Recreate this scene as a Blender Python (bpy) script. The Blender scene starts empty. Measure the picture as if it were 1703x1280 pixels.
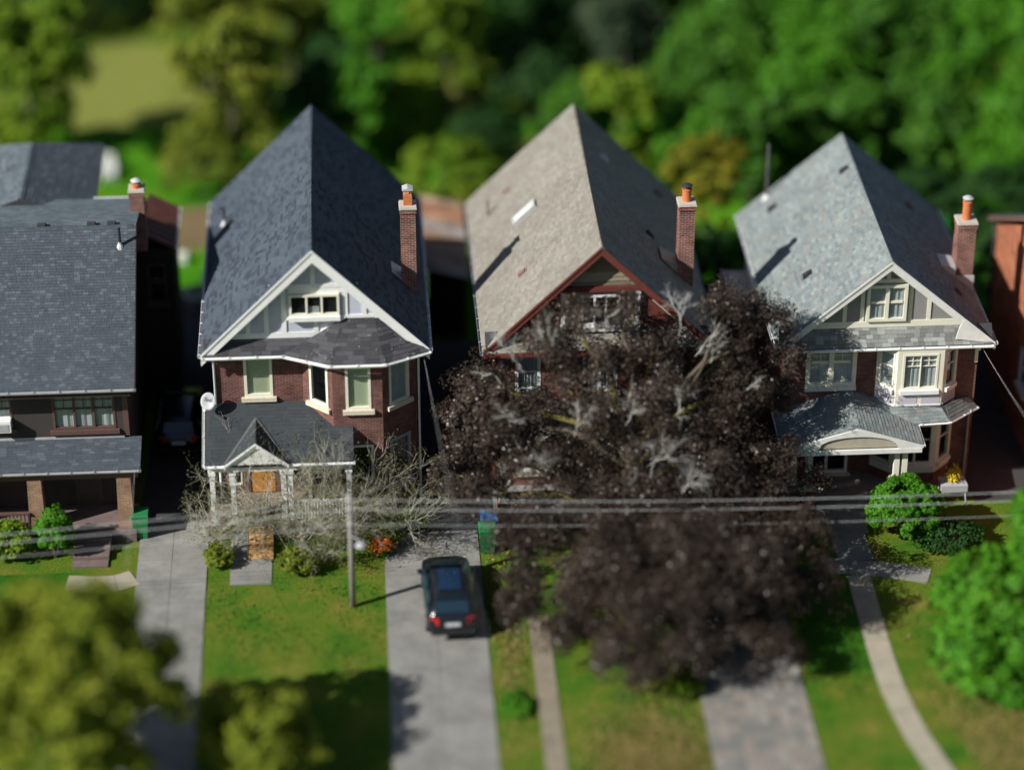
import bpy, bmesh, math, random
import numpy as np
from mathutils import Vector, Matrix
R = math.radians
rnd = random.Random(7)
rng = np.random.default_rng(11)
sc = bpy.context.scene
col = sc.collection

# ---------------------------------------------------------------- camera
cam_d = bpy.data.cameras.new('camera'); cam = bpy.data.objects.new('camera', cam_d); col.objects.link(cam)
cam.location = (1.83, -89.10, 56.0)
cam.rotation_euler = (R(90 - 29.8), 0, R(-3.6))
cam_d.sensor_width = 36; cam_d.lens = 36 * 4613 / 1703
cam_d.clip_start = 1; cam_d.clip_end = 1500
cam_d.dof.use_dof = True
cam_d.dof.focus_distance = 102.9
cam_d.dof.aperture_fstop = 0.0975 / 3.3           # very wide aperture: the miniature look of the photograph
sc.camera = cam
# ---------------------------------------------------------------- sky, sun, exposure
SUN_EL, SUN_AZ = 35.0, 25.0                       # light travels towards +x, turned 25 deg to +y
ld = Vector((math.cos(R(SUN_EL)) * math.cos(R(SUN_AZ)), math.cos(R(SUN_EL)) * math.sin(R(SUN_AZ)), -math.sin(R(SUN_EL))))
w = bpy.data.worlds.new('World'); sc.world = w; w.use_nodes = True
nt = w.node_tree; bg = nt.nodes['Background']
sky = nt.nodes.new('ShaderNodeTexSky'); sky.sky_type = 'NISHITA'; sky.sun_disc = False
sky.sun_elevation = R(SUN_EL)
sky.sun_rotation = math.atan2(-ld.x, -ld.y)
nt.links.new(sky.outputs[0], bg.inputs[0]); bg.inputs[1].default_value = 0.05
sun_d = bpy.data.lights.new('sun', 'SUN'); sun = bpy.data.objects.new('sun', sun_d); col.objects.link(sun)
sun_d.energy = 5.0; sun_d.angle = R(0.5); sun_d.color = (1.0, 0.965, 0.9)
sun.location = (-60, -40, 60); sun.rotation_euler = ld.to_track_quat('-Z', 'Y').to_euler()
vs = sc.view_settings; vs.view_transform = 'Standard'; vs.look = 'None'; vs.exposure = 0.4; vs.gamma = 1.0; vs.use_curve_mapping = False
cy = sc.cycles
cy.use_denoising = True
cy.max_bounces = 5; cy.diffuse_bounces = 3; cy.glossy_bounces = 2; cy.transmission_bounces = 3; cy.transparent_max_bounces = 8
cy.use_adaptive_sampling = True; cy.adaptive_threshold = 0.015
cy.caustics_reflective = False; cy.caustics_refractive = False

# ---------------------------------------------------------------- materials
M = {}
def new_mat(name):
    m = bpy.data.materials.new(name); m.use_nodes = True
    n = m.node_tree.nodes; b = n['Principled BSDF']
    M[name] = m
    return m, m.node_tree, b
def nd(t, kind, **kw):
    n = t.nodes.new(kind)
    for k, v in kw.items(): setattr(n, k, v)
    return n
def ramp(t, stops, interp='LINEAR'):
    r = nd(t, 'ShaderNodeValToRGB'); cr = r.color_ramp; cr.interpolation = interp
    while len(cr.elements) < len(stops): cr.elements.new(0.5)
    for e, (p, c) in zip(cr.elements, stops): e.position = p; e.color = (*c, 1)
    return r
def lerp(c, k): return tuple(max(0, min(1, x * k)) for x in c)
def uvnode(t): return nd(t, 'ShaderNodeTexCoord').outputs['Object']
def plain(name, c, rough=0.7, var=0.18, scale=3.0, bump=0.0, bscale=40, metal=0.0, spec=0.3, stretch=None):
    m, t, b = new_mat(name)
    co = uvnode(t)
    if stretch:
        mp = nd(t, 'ShaderNodeMapping'); mp.inputs['Scale'].default_value = stretch; t.links.new(co, mp.inputs[0]); co = mp.outputs[0]
    nz = nd(t, 'ShaderNodeTexNoise'); nz.inputs['Scale'].default_value = scale; nz.inputs['Detail'].default_value = 6; nz.inputs['Roughness'].default_value = 0.65
    t.links.new(co, nz.inputs['Vector'])
    r = ramp(t, [(0.25, lerp(c, 1 - var)), (0.5, c), (0.75, lerp(c, 1 + var))])
    t.links.new(nz.outputs['Fac'], r.inputs[0]); t.links.new(r.outputs[0], b.inputs['Base Color'])
    b.inputs['Roughness'].default_value = rough; b.inputs['Metallic'].default_value = metal; b.inputs['Specular IOR Level'].default_value = spec
    if bump:
        n2 = nd(t, 'ShaderNodeTexNoise'); n2.inputs['Scale'].default_value = bscale; n2.inputs['Detail'].default_value = 4
        t.links.new(co, n2.inputs['Vector'])
        bp = nd(t, 'ShaderNodeBump'); bp.inputs['Strength'].default_value = bump; bp.inputs['Distance'].default_value = 0.02
        t.links.new(n2.outputs['Fac'], bp.inputs['Height']); t.links.new(bp.outputs[0], b.inputs['Normal'])
    return m
def pieces(name, cols, rough=0.9, use='island', fine=0.22, patch=0.12):
    """colour varies from piece to piece (shingle tabs, boards) plus granules and weathering"""
    m, t, b = new_mat(name)
    if use == 'island': src = nd(t, 'ShaderNodeNewGeometry').outputs['Random Per Island']
    else: src = nd(t, 'ShaderNodeObjectInfo').outputs['Random']
    r = ramp(t, [(i / len(cols), c) for i, c in enumerate(cols)], 'CONSTANT')
    t.links.new(src, r.inputs[0])
    co = uvnode(t)
    nz = nd(t, 'ShaderNodeTexNoise'); nz.inputs['Scale'].default_value = 38; nz.inputs['Detail'].default_value = 3; t.links.new(co, nz.inputs['Vector'])
    n2 = nd(t, 'ShaderNodeTexNoise'); n2.inputs['Scale'].default_value = 0.9; n2.inputs['Detail'].default_value = 5; t.links.new(co, n2.inputs['Vector'])
    def mul(a, fac, src_out):
        mr = nd(t, 'ShaderNodeMapRange'); mr.inputs['From Min'].default_value = 0.3; mr.inputs['From Max'].default_value = 0.7
        mr.inputs['To Min'].default_value = 1 - fac; mr.inputs['To Max'].default_value = 1 + fac
        t.links.new(src_out, mr.inputs['Value'])
        mx = nd(t, 'ShaderNodeVectorMath', operation='SCALE'); t.links.new(a, mx.inputs[0]); t.links.new(mr.outputs[0], mx.inputs['Scale'])
        return mx.outputs[0]
    o = mul(mul(r.outputs[0], fine, nz.outputs['Fac']), patch, n2.outputs['Fac'])
    t.links.new(o, b.inputs['Base Color']); b.inputs['Roughness'].default_value = rough; b.inputs['Specular IOR Level'].default_value = 0.25
    return m
def brick(name, c1, c2, mortar, bump=0.5):
    m, t, b = new_mat(name)
    uv = nd(t, 'ShaderNodeUVMap'); uv.uv_map = 'UVMap'
    bt = nd(t, 'ShaderNodeTexBrick'); bt.offset = 0.5; bt.squash = 1.0
    for k, v in (('Scale', 1.0), ('Mortar Size', 0.009), ('Mortar Smooth', 0.3), ('Bias', 0.0), ('Brick Width', 0.225), ('Row Height', 0.075)): bt.inputs[k].default_value = v
    t.links.new(uv.outputs[0], bt.inputs['Vector'])
    bt.inputs['Color1'].default_value = (*c1, 1); bt.inputs['Color2'].default_value = (*c2, 1); bt.inputs['Mortar'].default_value = (*mortar, 1)
    nz = nd(t, 'ShaderNodeTexNoise'); nz.inputs['Scale'].default_value = 1.6; nz.inputs['Detail'].default_value = 7; t.links.new(uv.outputs[0], nz.inputs['Vector'])
    mr = nd(t, 'ShaderNodeMapRange'); mr.inputs['From Min'].default_value = 0.3; mr.inputs['From Max'].default_value = 0.7; mr.inputs['To Min'].default_value = 0.65; mr.inputs['To Max'].default_value = 1.3
    t.links.new(nz.outputs['Fac'], mr.inputs['Value'])
    mx = nd(t, 'ShaderNodeVectorMath', operation='SCALE'); t.links.new(bt.outputs['Color'], mx.inputs[0]); t.links.new(mr.outputs[0], mx.inputs['Scale'])
    t.links.new(mx.outputs[0], b.inputs['Base Color'])
    bp = nd(t, 'ShaderNodeBump'); bp.inputs['Strength'].default_value = bump; bp.inputs['Distance'].default_value = 0.012; bp.invert = True
    t.links.new(bt.outputs['Fac'], bp.inputs['Height']); t.links.new(bp.outputs[0], b.inputs['Normal'])
    b.inputs['Roughness'].default_value = 0.88; b.inputs['Specular IOR Level'].default_value = 0.2
    return m
def leafmat(name, cols, trans=0.36, rough=0.6):
    m, t, b = new_mat(name)
    src = nd(t, 'ShaderNodeNewGeometry').outputs['Random Per Island']
    r = ramp(t, [(i / (len(cols) - 1), c) for i, c in enumerate(cols)])
    nz = nd(t, 'ShaderNodeTexNoise'); nz.inputs['Scale'].default_value = 0.55; nz.inputs['Detail'].default_value = 3
    t.links.new(uvnode(t), nz.inputs['Vector'])
    mx = nd(t, 'ShaderNodeMath', operation='MULTIPLY_ADD'); mx.inputs[1].default_value = 0.45; t.links.new(src, mx.inputs[0])
    mm = nd(t, 'ShaderNodeMapRange'); mm.inputs['From Min'].default_value = 0.3; mm.inputs['From Max'].default_value = 0.7; mm.inputs['To Max'].default_value = 0.55
    t.links.new(nz.outputs['Fac'], mm.inputs['Value']); t.links.new(mm.outputs[0], mx.inputs[2])
    t.links.new(mx.outputs[0], r.inputs[0]); t.links.new(r.outputs[0], b.inputs['Base Color'])
    b.inputs['Roughness'].default_value = rough; b.inputs['Specular IOR Level'].default_value = 0.25
    tr = nd(t, 'ShaderNodeBsdfTranslucent'); t.links.new(r.outputs[0], tr.inputs['Color'])
    ms = nd(t, 'ShaderNodeMixShader'); ms.inputs[0].default_value = trans
    t.links.new(b.outputs[0], ms.inputs[1]); t.links.new(tr.outputs[0], ms.inputs[2])
    t.links.new(ms.outputs[0], t.nodes['Material Output'].inputs[0])
    return m
def ground_mat(name, cols, scale=0.25, fine=14, bump=0.6):
    m, t, b = new_mat(name)
    co = uvnode(t)
    a = nd(t, 'ShaderNodeTexNoise'); a.inputs['Scale'].default_value = scale; a.inputs['Detail'].default_value = 8; a.inputs['Roughness'].default_value = 0.62; t.links.new(co, a.inputs['Vector'])
    r = ramp(t, [(0.28 + 0.44 * i / (len(cols) - 1), c) for i, c in enumerate(cols)]); t.links.new(a.outputs['Fac'], r.inputs[0])
    f = nd(t, 'ShaderNodeTexNoise'); f.inputs['Scale'].default_value = fine; f.inputs['Detail'].default_value = 5; t.links.new(co, f.inputs['Vector'])
    mr = nd(t, 'ShaderNodeMapRange'); mr.inputs['From Min'].default_value = 0.3; mr.inputs['From Max'].default_value = 0.7; mr.inputs['To Min'].default_value = 0.6; mr.inputs['To Max'].default_value = 1.4
    t.links.new(f.outputs['Fac'], mr.inputs['Value'])
    mx = nd(t, 'ShaderNodeVectorMath', operation='SCALE'); t.links.new(r.outputs[0], mx.inputs[0]); t.links.new(mr.outputs[0], mx.inputs['Scale'])
    t.links.new(mx.outputs[0], b.inputs['Base Color'])
    bp = nd(t, 'ShaderNodeBump'); bp.inputs['Strength'].default_value = bump; bp.inputs['Distance'].default_value = 0.05
    t.links.new(f.outputs['Fac'], bp.inputs['Height']); t.links.new(bp.outputs[0], b.inputs['Normal'])
    b.inputs['Roughness'].default_value = 0.95; b.inputs['Specular IOR Level'].default_value = 0.1
    return m

ground_mat('lawn', [(0.0248, 0.0791, 0.0054), (0.0495, 0.1236, 0.009), (0.0842, 0.1335, 0.0126), (0.1188, 0.1385, 0.018), (0.198, 0.1681, 0.045)], 0.55)
ground_mat('backlawn', [(0.0315, 0.1397, 0.004), (0.0429, 0.1941, 0.005), (0.0786, 0.2173, 0.008), (0.143, 0.2173, 0.016)])
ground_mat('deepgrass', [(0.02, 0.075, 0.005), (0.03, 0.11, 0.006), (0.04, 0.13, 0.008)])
ground_mat('drygrass', [(0.1537, 0.1837, 0.0357), (0.205, 0.2205, 0.051), (0.1333, 0.1837, 0.0306)], 0.5)
ground_mat('soil', [(0.10, 0.07, 0.04), (0.2, 0.14, 0.08), (0.1, 0.11, 0.03)], 0.8)
plain('concrete', (0.215, 0.212, 0.198), 0.9, 0.36, 0.7, 0.3, 60)
plain('path_faded', (0.22, 0.19, 0.14), 0.9, 0.3, 1.5, 0.3, 60)
plain('concrete_warm', (0.33, 0.3, 0.23), 0.9, 0.16, 1.3, 0.3, 60)
plain('asphalt', (0.05, 0.05, 0.052), 0.9, 0.25, 1.2, 0.4, 90)
pieces('pavers', [(0.192, 0.1848, 0.168), (0.248, 0.2352, 0.21), (0.16, 0.1596, 0.1512), (0.232, 0.2016, 0.1764)], 0.9, use='object')
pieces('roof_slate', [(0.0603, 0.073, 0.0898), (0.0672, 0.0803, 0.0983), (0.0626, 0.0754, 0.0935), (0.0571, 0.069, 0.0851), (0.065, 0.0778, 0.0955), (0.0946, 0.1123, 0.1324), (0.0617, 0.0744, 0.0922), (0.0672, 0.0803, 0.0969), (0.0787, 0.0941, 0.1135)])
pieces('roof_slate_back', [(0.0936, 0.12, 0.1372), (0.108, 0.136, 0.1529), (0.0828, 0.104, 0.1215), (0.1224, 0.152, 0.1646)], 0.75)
pieces('roof_dark', [(0.0437, 0.0569, 0.0757), (0.0595, 0.0764, 0.0985), (0.0662, 0.0841, 0.1073), (0.0556, 0.0716, 0.093), (0.0357, 0.0467, 0.0631), (0.0649, 0.0817, 0.1025)])
pieces('roof_pink', [(0.214, 0.2024, 0.1726), (0.2296, 0.2189, 0.189), (0.1984, 0.1833, 0.155), (0.2451, 0.2397, 0.2042), (0.2179, 0.1958, 0.1663), (0.2219, 0.2132, 0.1837)])
pieces('roof_grey', [(0.1771, 0.2083, 0.2119), (0.1991, 0.2294, 0.2277), (0.1637, 0.1911, 0.196), (0.2257, 0.2628, 0.2561), (0.1965, 0.2055, 0.2013), (0.1877, 0.2179, 0.2207), (0.1486, 0.1759, 0.1836), (0.208, 0.2179, 0.2083)])
pieces('roof_black', [(0.02, 0.021, 0.024), (0.026, 0.027, 0.03), (0.016, 0.017, 0.02)])
pieces('roof_porch', [(0.0378, 0.045, 0.0513), (0.045, 0.053, 0.0599), (0.0414, 0.05, 0.0551)])
pieces('roof_pent_dark', [(0.05, 0.05, 0.056), (0.066, 0.066, 0.074), (0.042, 0.042, 0.046), (0.075, 0.075, 0.085)], use='object')
pieces('roof_pent_grey', [(0.17, 0.18, 0.17), (0.22, 0.23, 0.22), (0.2, 0.19, 0.175), (0.3, 0.31, 0.3), (0.15, 0.155, 0.15), (0.21, 0.22, 0.21)], use='object')
pieces('cedar', [(0.15, 0.12, 0.075), (0.2, 0.165, 0.11), (0.24, 0.205, 0.145), (0.17, 0.14, 0.1)], use='object')
pieces('rusty', [(0.351, 0.1958, 0.1148), (0.405, 0.27, 0.189), (0.297, 0.1485, 0.0878), (0.324, 0.27, 0.243)], 0.7, use='object', patch=0.45)
plain('deck_dark', (0.05, 0.05, 0.055), 0.9)
brick('brick_red', (0.2, 0.07, 0.054), (0.115, 0.042, 0.036), (0.2, 0.165, 0.15), 0.9)
brick('brick_dark', (0.2, 0.065, 0.05), (0.16, 0.05, 0.04), (0.2, 0.16, 0.14))
brick('brick_chimney', (0.26, 0.085, 0.06), (0.13, 0.042, 0.036), (0.36, 0.31, 0.27), 0.8)
brick('brick_orange', (0.36, 0.115, 0.055), (0.29, 0.09, 0.045), (0.36, 0.2, 0.13))
brick('brick_tan', (0.3, 0.17, 0.1), (0.22, 0.115, 0.07), (0.34, 0.27, 0.2))
plain('stucco_brown', (0.055, 0.046, 0.044), 0.95, 0.15, 1.5, 0.5, 90)
plain('brown_trim', (0.11, 0.066, 0.055), 0.6, 0.15)
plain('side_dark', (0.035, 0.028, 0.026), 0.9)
plain('white', (0.78, 0.79, 0.78), 0.5, 0.07, 2.0)
plain('white_old', (0.7, 0.7, 0.67), 0.6, 0.12, 3.0)
plain('cream', (0.74, 0.72, 0.6), 0.5, 0.07, 2.0)
plain('stone_sill', (0.62, 0.57, 0.45), 0.85, 0.15, 8, 0.6, 25)
plain('lavender', (0.5, 0.52, 0.62), 0.9, 0.08, 2.0, 0.3, 80)
plain('pebbledash', (0.27, 0.265, 0.26), 0.95, 0.25, 30, 0.8, 60)
plain('lilac_panel', (0.5, 0.48, 0.53), 0.7, 0.05)
plain('red_trim', (0.15, 0.042, 0.033), 0.6, 0.15)
plain('beige_stucco', (0.42, 0.37, 0.28), 0.9, 0.12, 3, 0.3, 60)
plain('valley_grey', (0.1, 0.1, 0.1), 0.8)
plain('pipe_dark', (0.09, 0.09, 0.09), 0.6)
plain('vent_pink', (0.2, 0.13, 0.12), 0.7)
plain('grey_trim', (0.34, 0.35, 0.36), 0.6, 0.1)
plain('metal', (0.5, 0.52, 0.54), 0.4, 0.12, metal=0.7, spec=0.5)
plain('flashing', (0.5, 0.51, 0.51), 0.55, 0.15, metal=0.2)
plain('black_pipe', (0.03, 0.03, 0.033), 0.5)
plain('copper_roof', (0.16, 0.062, 0.045), 0.6, 0.3, 2.0)
plain('clay_pot', (0.55, 0.17, 0.06), 0.8, 0.2, 4)
plain('mortar', (0.45, 0.42, 0.36), 0.95, 0.15, 5, 0.4)
plain('wood_door', (0.5, 0.235, 0.05), 0.5, 0.25, 5, stretch=(6, 6, 0.6))
plain('wood_post', (0.24, 0.21, 0.17), 0.9, 0.25, 5, 0.4, stretch=(8, 8, 0.5))
plain('plank_tan', (0.5, 0.3, 0.13), 0.8, 0.2, 5)
plain('plank_dark', (0.07, 0.06, 0.05), 0.85, 0.2, 5)
plain('brown_stone', (0.15, 0.11, 0.105), 0.9, 0.2, 3)
plain('blind_green', (0.5, 0.54, 0.38), 0.8, 0.04)
plain('curtain', (0.45, 0.48, 0.5), 0.9, 0.1, 4)
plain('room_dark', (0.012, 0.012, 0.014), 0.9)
plain('bin_green', (0.02, 0.17, 0.06), 0.5, 0.08)
plain('bin_blue', (0.05, 0.15, 0.4), 0.5, 0.08)
plain('dish_grey', (0.4, 0.41, 0.43), 0.5, 0.05)
plain('print_dark', (0.05, 0.05, 0.06), 0.7, 0.02)
plain('paint_black', (0.008, 0.012, 0.016), 0.18, 0.05, spec=0.6)
plain('car_glass', (0.012, 0.03, 0.05), 0.06, 0.03, spec=0.8)
plain('sunroof_reflection', (0.008, 0.025, 0.06), 0.08, 0.03, spec=0.8)  # blue base colour paints the bluish reflection on the car roof
plain('tyre', (0.02, 0.02, 0.02), 0.9)
plain('tail_red', (0.5, 0.02, 0.015), 0.25, 0.05)
plain('lamp_clear', (0.6, 0.6, 0.6), 0.2, 0.05)
plain('plate', (0.55, 0.6, 0.65), 0.4, 0.05)
plain('bark', (0.09, 0.075, 0.055), 0.95, 0.3, 6, 0.8, 20)
plain('bark_moss', (0.13, 0.115, 0.03), 0.95, 0.3, 3, 0.6, 20)
plain('dead_twig', (0.5, 0.5, 0.47), 0.9, 0.15, 4)
plain('grey_twig', (0.42, 0.4, 0.34), 0.9, 0.2, 4)
plain('wire', (0.62, 0.66, 0.66), 0.45, 0.03)
plain('wire_white', (0.62, 0.62, 0.62), 0.6, 0.03)
plain('pole_wood', (0.26, 0.25, 0.225), 0.9, 0.25, 4, 0.4, stretch=(6, 6, 0.4))
plain('flower_orange', (0.8, 0.17, 0.005), 0.7, 0.15)
plain('flower_yellow', (0.65, 0.5, 0.02), 0.7, 0.15)
plain('plastic_green', (0.02, 0.45, 0.06), 0.5)
def glassmat():
    m, t, b = new_mat('glass')
    t.nodes.remove(b)
    tr = nd(t, 'ShaderNodeBsdfTransparent'); tr.inputs[0].default_value = (0.82, 0.86, 0.85, 1)
    gl = nd(t, 'ShaderNodeBsdfGlossy'); gl.inputs['Roughness'].default_value = 0.03; gl.inputs['Color'].default_value = (0.9, 0.95, 1, 1)
    lw = nd(t, 'ShaderNodeLayerWeight'); lw.inputs['Blend'].default_value = 0.5
    pw = nd(t, 'ShaderNodeMath', operation='POWER'); pw.inputs[1].default_value = 4.0; t.links.new(lw.outputs['Facing'], pw.inputs[0])
    fr = nd(t, 'ShaderNodeMath', operation='MULTIPLY_ADD'); fr.inputs[1].default_value = 0.9; fr.inputs[2].default_value = 0.06; t.links.new(pw.outputs[0], fr.inputs[0])
    ms = nd(t, 'ShaderNodeMixShader'); t.links.new(fr.outputs[0], ms.inputs[0]); t.links.new(tr.outputs[0], ms.inputs[1]); t.links.new(gl.outputs[0], ms.inputs[2])
    t.links.new(ms.outputs[0], t.nodes['Material Output'].inputs[0])
glassmat()
m, t, b = new_mat('skyglass'); b.inputs['Base Color'].default_value = (0.62, 0.68, 0.68, 1); b.inputs['Roughness'].default_value = 0.12; b.inputs['Specular IOR Level'].default_value = 0.6
leafmat('leaf_purple', [(0.0172, 0.0117, 0.0087), (0.0328, 0.022, 0.0165), (0.0546, 0.0388, 0.0305), (0.1326, 0.1097, 0.0928)], 0.1, 0.33)
leafmat('leaf_olive', [(0.0675, 0.1105, 0.011), (0.135, 0.195, 0.0176), (0.2228, 0.26, 0.0242), (0.324, 0.312, 0.033)])
leafmat('leaf_green', [(0.026, 0.091, 0.0088), (0.052, 0.1625, 0.0132), (0.078, 0.221, 0.0176), (0.117, 0.26, 0.022)])
leafmat('leaf_bright', [(0.0345, 0.138, 0.008), (0.0633, 0.2185, 0.01), (0.092, 0.2875, 0.012), (0.138, 0.322, 0.02)])
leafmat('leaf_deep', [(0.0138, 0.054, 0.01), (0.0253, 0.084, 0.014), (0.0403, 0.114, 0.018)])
leafmat('leaf_yellow', [(0.0805, 0.1265, 0.01), (0.161, 0.1955, 0.012), (0.276, 0.2415, 0.015), (0.345, 0.276, 0.02)])
leafmat('leaf_lime', [(0.0625, 0.156, 0.008), (0.125, 0.24, 0.012), (0.2, 0.3, 0.015), (0.275, 0.324, 0.02)])
leafmat('leaf_blue', [(0.036, 0.066, 0.033), (0.06, 0.096, 0.0495), (0.084, 0.12, 0.0605)])
leafmat('leaf_turf', [(0.0238, 0.076, 0.006), (0.0475, 0.1235, 0.01), (0.095, 0.1425, 0.016), (0.1615, 0.1615, 0.03)], 0.2)
leafmat('leaf_lawn_tree', [(0.16, 0.21, 0.02), (0.23, 0.29, 0.025), (0.31, 0.36, 0.035), (0.4, 0.4, 0.045)], 0.5)
leafmat('leaf_straw', [(0.14, 0.13, 0.03), (0.24, 0.19, 0.06), (0.34, 0.25, 0.1)], 0.15)
leafmat('leaf_small', [(0.1, 0.11, 0.04), (0.16, 0.17, 0.06), (0.2, 0.2, 0.08)])

# ---------------------------------------------------------------- mesh helpers
ORG = {}
class MB:
    def __init__(s): s.v = []; s.f = []
    def add(s, vs, fs):
        o = len(s.v); s.v += [tuple(map(float, p)) for p in vs]; s.f += [tuple(i + o for i in f) for f in fs]; return s
    def quad(s, *p): return s.add(p, [tuple(range(len(p)))])
    def hexa(s, p): return s.add(p, [(0, 3, 2, 1), (4, 5, 6, 7), (0, 1, 5, 4), (1, 2, 6, 5), (2, 3, 7, 6), (3, 0, 4, 7)])
    def box(s, x0, x1, y0, y1, z0, z1):
        return s.hexa([(x0, y0, z0), (x1, y0, z0), (x1, y1, z0), (x0, y1, z0), (x0, y0, z1), (x1, y0, z1), (x1, y1, z1), (x0, y1, z1)])
    def prism(s, poly, vec):
        n = len(poly); a = [Vector(p) for p in poly]; b = [p + Vector(vec) for p in a]
        return s.add(a + b, [tuple(range(n))[::-1], tuple(range(n, 2 * n))] + [(i, (i + 1) % n, n + (i + 1) % n, n + i) for i in range(n)])
    def beam(s, p, q, wd, ht, up=(0, 0, 1)):
        p = Vector(p); q = Vector(q); d = (q - p).normalized(); sd = d.cross(Vector(up)).normalized(); u = sd.cross(d)
        a = [p + sd * x * wd / 2 + u * y * ht / 2 for x, y in ((-1, -1), (1, -1), (1, 1), (-1, 1))]
        return s.hexa(a + [x + (q - p) for x in a])
    def tube(s, pts, r, n=6, caps=True):
        pts = [Vector(p) for p in pts]; rs = r if isinstance(r, (list, tuple)) else [r] * len(pts)
        o = len(s.v); ref = Vector((0.31, 0.17, 0.93))
        for i, p in enumerate(pts):
            d = (pts[min(i + 1, len(pts) - 1)] - pts[max(i - 1, 0)])
            d = d.normalized() if d.length > 1e-9 else Vector((0, 0, 1))
            a = d.cross(ref); a = a.normalized() if a.length > 1e-4 else d.cross(Vector((1, 0, 0))).normalized(); b = d.cross(a)
            for k in range(n):
                th = 2 * math.pi * k / n; s.v.append(tuple(p + (a * math.cos(th) + b * math.sin(th)) * rs[i]))
        for i in range(len(pts) - 1):
            for k in range(n):
                s.f.append((o + i * n + k, o + i * n + (k + 1) % n, o + (i + 1) * n + (k + 1) % n, o + (i + 1) * n + k))
        if caps:
            s.f.append(tuple(o + k for k in range(n))[::-1]); s.f.append(tuple(o + (len(pts) - 1) * n + k for k in range(n)))
        return s
    def lathe(s, c, prof, n=14, axis='Z'):
        o = len(s.v)
        for (r, h) in prof:
            for k in range(n):
                th = 2 * math.pi * k / n; a, b = r * math.cos(th), r * math.sin(th)
                p = (a, b, h) if axis == 'Z' else (h, a, b)
                s.v.append((c[0] + p[0], c[1] + p[1], c[2] + p[2]))
        for i in range(len(prof) - 1):
            for k in range(n):
                s.f.append((o + i * n + k, o + i * n + (k + 1) % n, o + (i + 1) * n + (k + 1) % n, o + (i + 1) * n + k))
        s.f.append(tuple(o + k for k in range(n))[::-1]); s.f.append(tuple(o + (len(prof) - 1) * n + k for k in range(n)))
        return s
    # local wall frame: L = (origin xy, tangent xy); d = distance outwards
    def lbox(s, L, u0, u1, d0, d1, z0, z1):
        P = lambda u, d, z: lp(L, u, d, z)
        return s.hexa([P(u0, d0, z0), P(u1, d0, z0), P(u1, d1, z0), P(u0, d1, z0), P(u0, d0, z1), P(u1, d0, z1), P(u1, d1, z1), P(u0, d1, z1)])
def lp(L, u, d, z):
    (ox, oy), (tx, ty) = L
    return (ox + tx * u + ty * d, oy + ty * u - tx * d, z)
def frame(a, b):
    a = Vector(a); b = Vector(b); t = (b - a).normalized(); return ((a.x, a.y), (t.x, t.y)), (b - a).length
def root_of(o):
    while o.parent: o = o.parent
    return o
def tag(o, label=None, cat=None, group=None, kind=None):
    if label: o['label'] = label
    if cat: o['category'] = cat
    if group: o['group'] = group
    if kind: o['kind'] = kind
    return o
def thing(name, label, cat, loc, group=None, kind=None):
    o = bpy.data.objects.new(name, None); col.objects.link(o); o.location = loc; o.empty_display_size = 0.3
    ORG[o.name] = Vector(loc)
    return tag(o, label, cat, group, kind)
def build(mb, name, mat, parent=None, origin=None, kind=None, smooth=False):
    org = ORG[root_of(parent).name] if parent else Vector(origin or (0, 0, 0))
    me = bpy.data.meshes.new(name)
    me.from_pydata([(x - org.x, y - org.y, z - org.z) for x, y, z in mb.v], [], mb.f)
    if len(mb.f) < 30000:
        bm = bmesh.new(); bm.from_mesh(me); bmesh.ops.recalc_face_normals(bm, faces=bm.faces); bm.to_mesh(me); bm.free()
    uvl = me.uv_layers.new(name='UVMap')
    if M[mat].name.startswith('brick'):
        for p in me.polygons:
            n = p.normal
            if abs(n.z) > 0.9: tg = Vector((1, 0, 0)); bt = Vector((0, 1, 0))
            else: tg = Vector((0, 0, 1)).cross(n).normalized(); bt = Vector((0, 0, 1))
            for li in p.loop_indices:
                co = me.vertices[me.loops[li].vertex_index].co; uvl.data[li].uv = (co.dot(tg), co.dot(bt))
    me.materials.append(M[mat])
    if smooth: me.polygons.foreach_set('use_smooth', [True] * len(me.polygons))
    o = bpy.data.objects.new(name, me); col.objects.link(o)
    if parent: o.parent = parent
    else: o.location = org; ORG[o.name] = org
    if kind: o['kind'] = kind
    return o
def fast_mesh(name, V, quads, mat):
    me = bpy.data.meshes.new(name); nv, nf = len(V), len(quads); k = quads.shape[1]
    me.vertices.add(nv); me.vertices.foreach_set('co', np.ascontiguousarray(V, dtype=np.float32).ravel())
    me.loops.add(nf * k); me.loops.foreach_set('vertex_index', np.ascontiguousarray(quads, dtype=np.int32).ravel())
    me.polygons.add(nf); me.polygons.foreach_set('loop_start', np.arange(0, nf * k, k, dtype=np.int32))
    me.update(calc_edges=True); me.materials.append(M[mat]); return me

# ---------------------------------------------------------------- building kit
def wall(mb, L, u0, u1, z0, z1, ops=(), depth=0.16):
    us = sorted({u0, u1, *[o[0] for o in ops], *[o[1] for o in ops]}); zs = sorted({z0, z1, *[o[2] for o in ops], *[o[3] for o in ops]})
    us = [u for u in us if u0 <= u <= u1]; zs = [z for z in zs if z0 <= z <= z1]
    for i in range(len(us) - 1):
        for j in range(len(zs) - 1):
            um, zm = (us[i] + us[i + 1]) / 2, (zs[j] + zs[j + 1]) / 2
            if any(o[0] < um < o[1] and o[2] < zm < o[3] for o in ops): continue
            mb.quad(lp(L, us[i], 0, zs[j]), lp(L, us[i + 1], 0, zs[j]), lp(L, us[i + 1], 0, zs[j + 1]), lp(L, us[i], 0, zs[j + 1]))
    for a, b, c, e in ops:
        for (p, q) in (((a, c), (b, c)), ((b, c), (b, e)), ((b, e), (a, e)), ((a, e), (a, c))):
            mb.quad(lp(L, p[0], 0, p[1]), lp(L, q[0], 0, q[1]), lp(L, q[0], -depth, q[1]), lp(L, p[0], -depth, p[1]))
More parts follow.
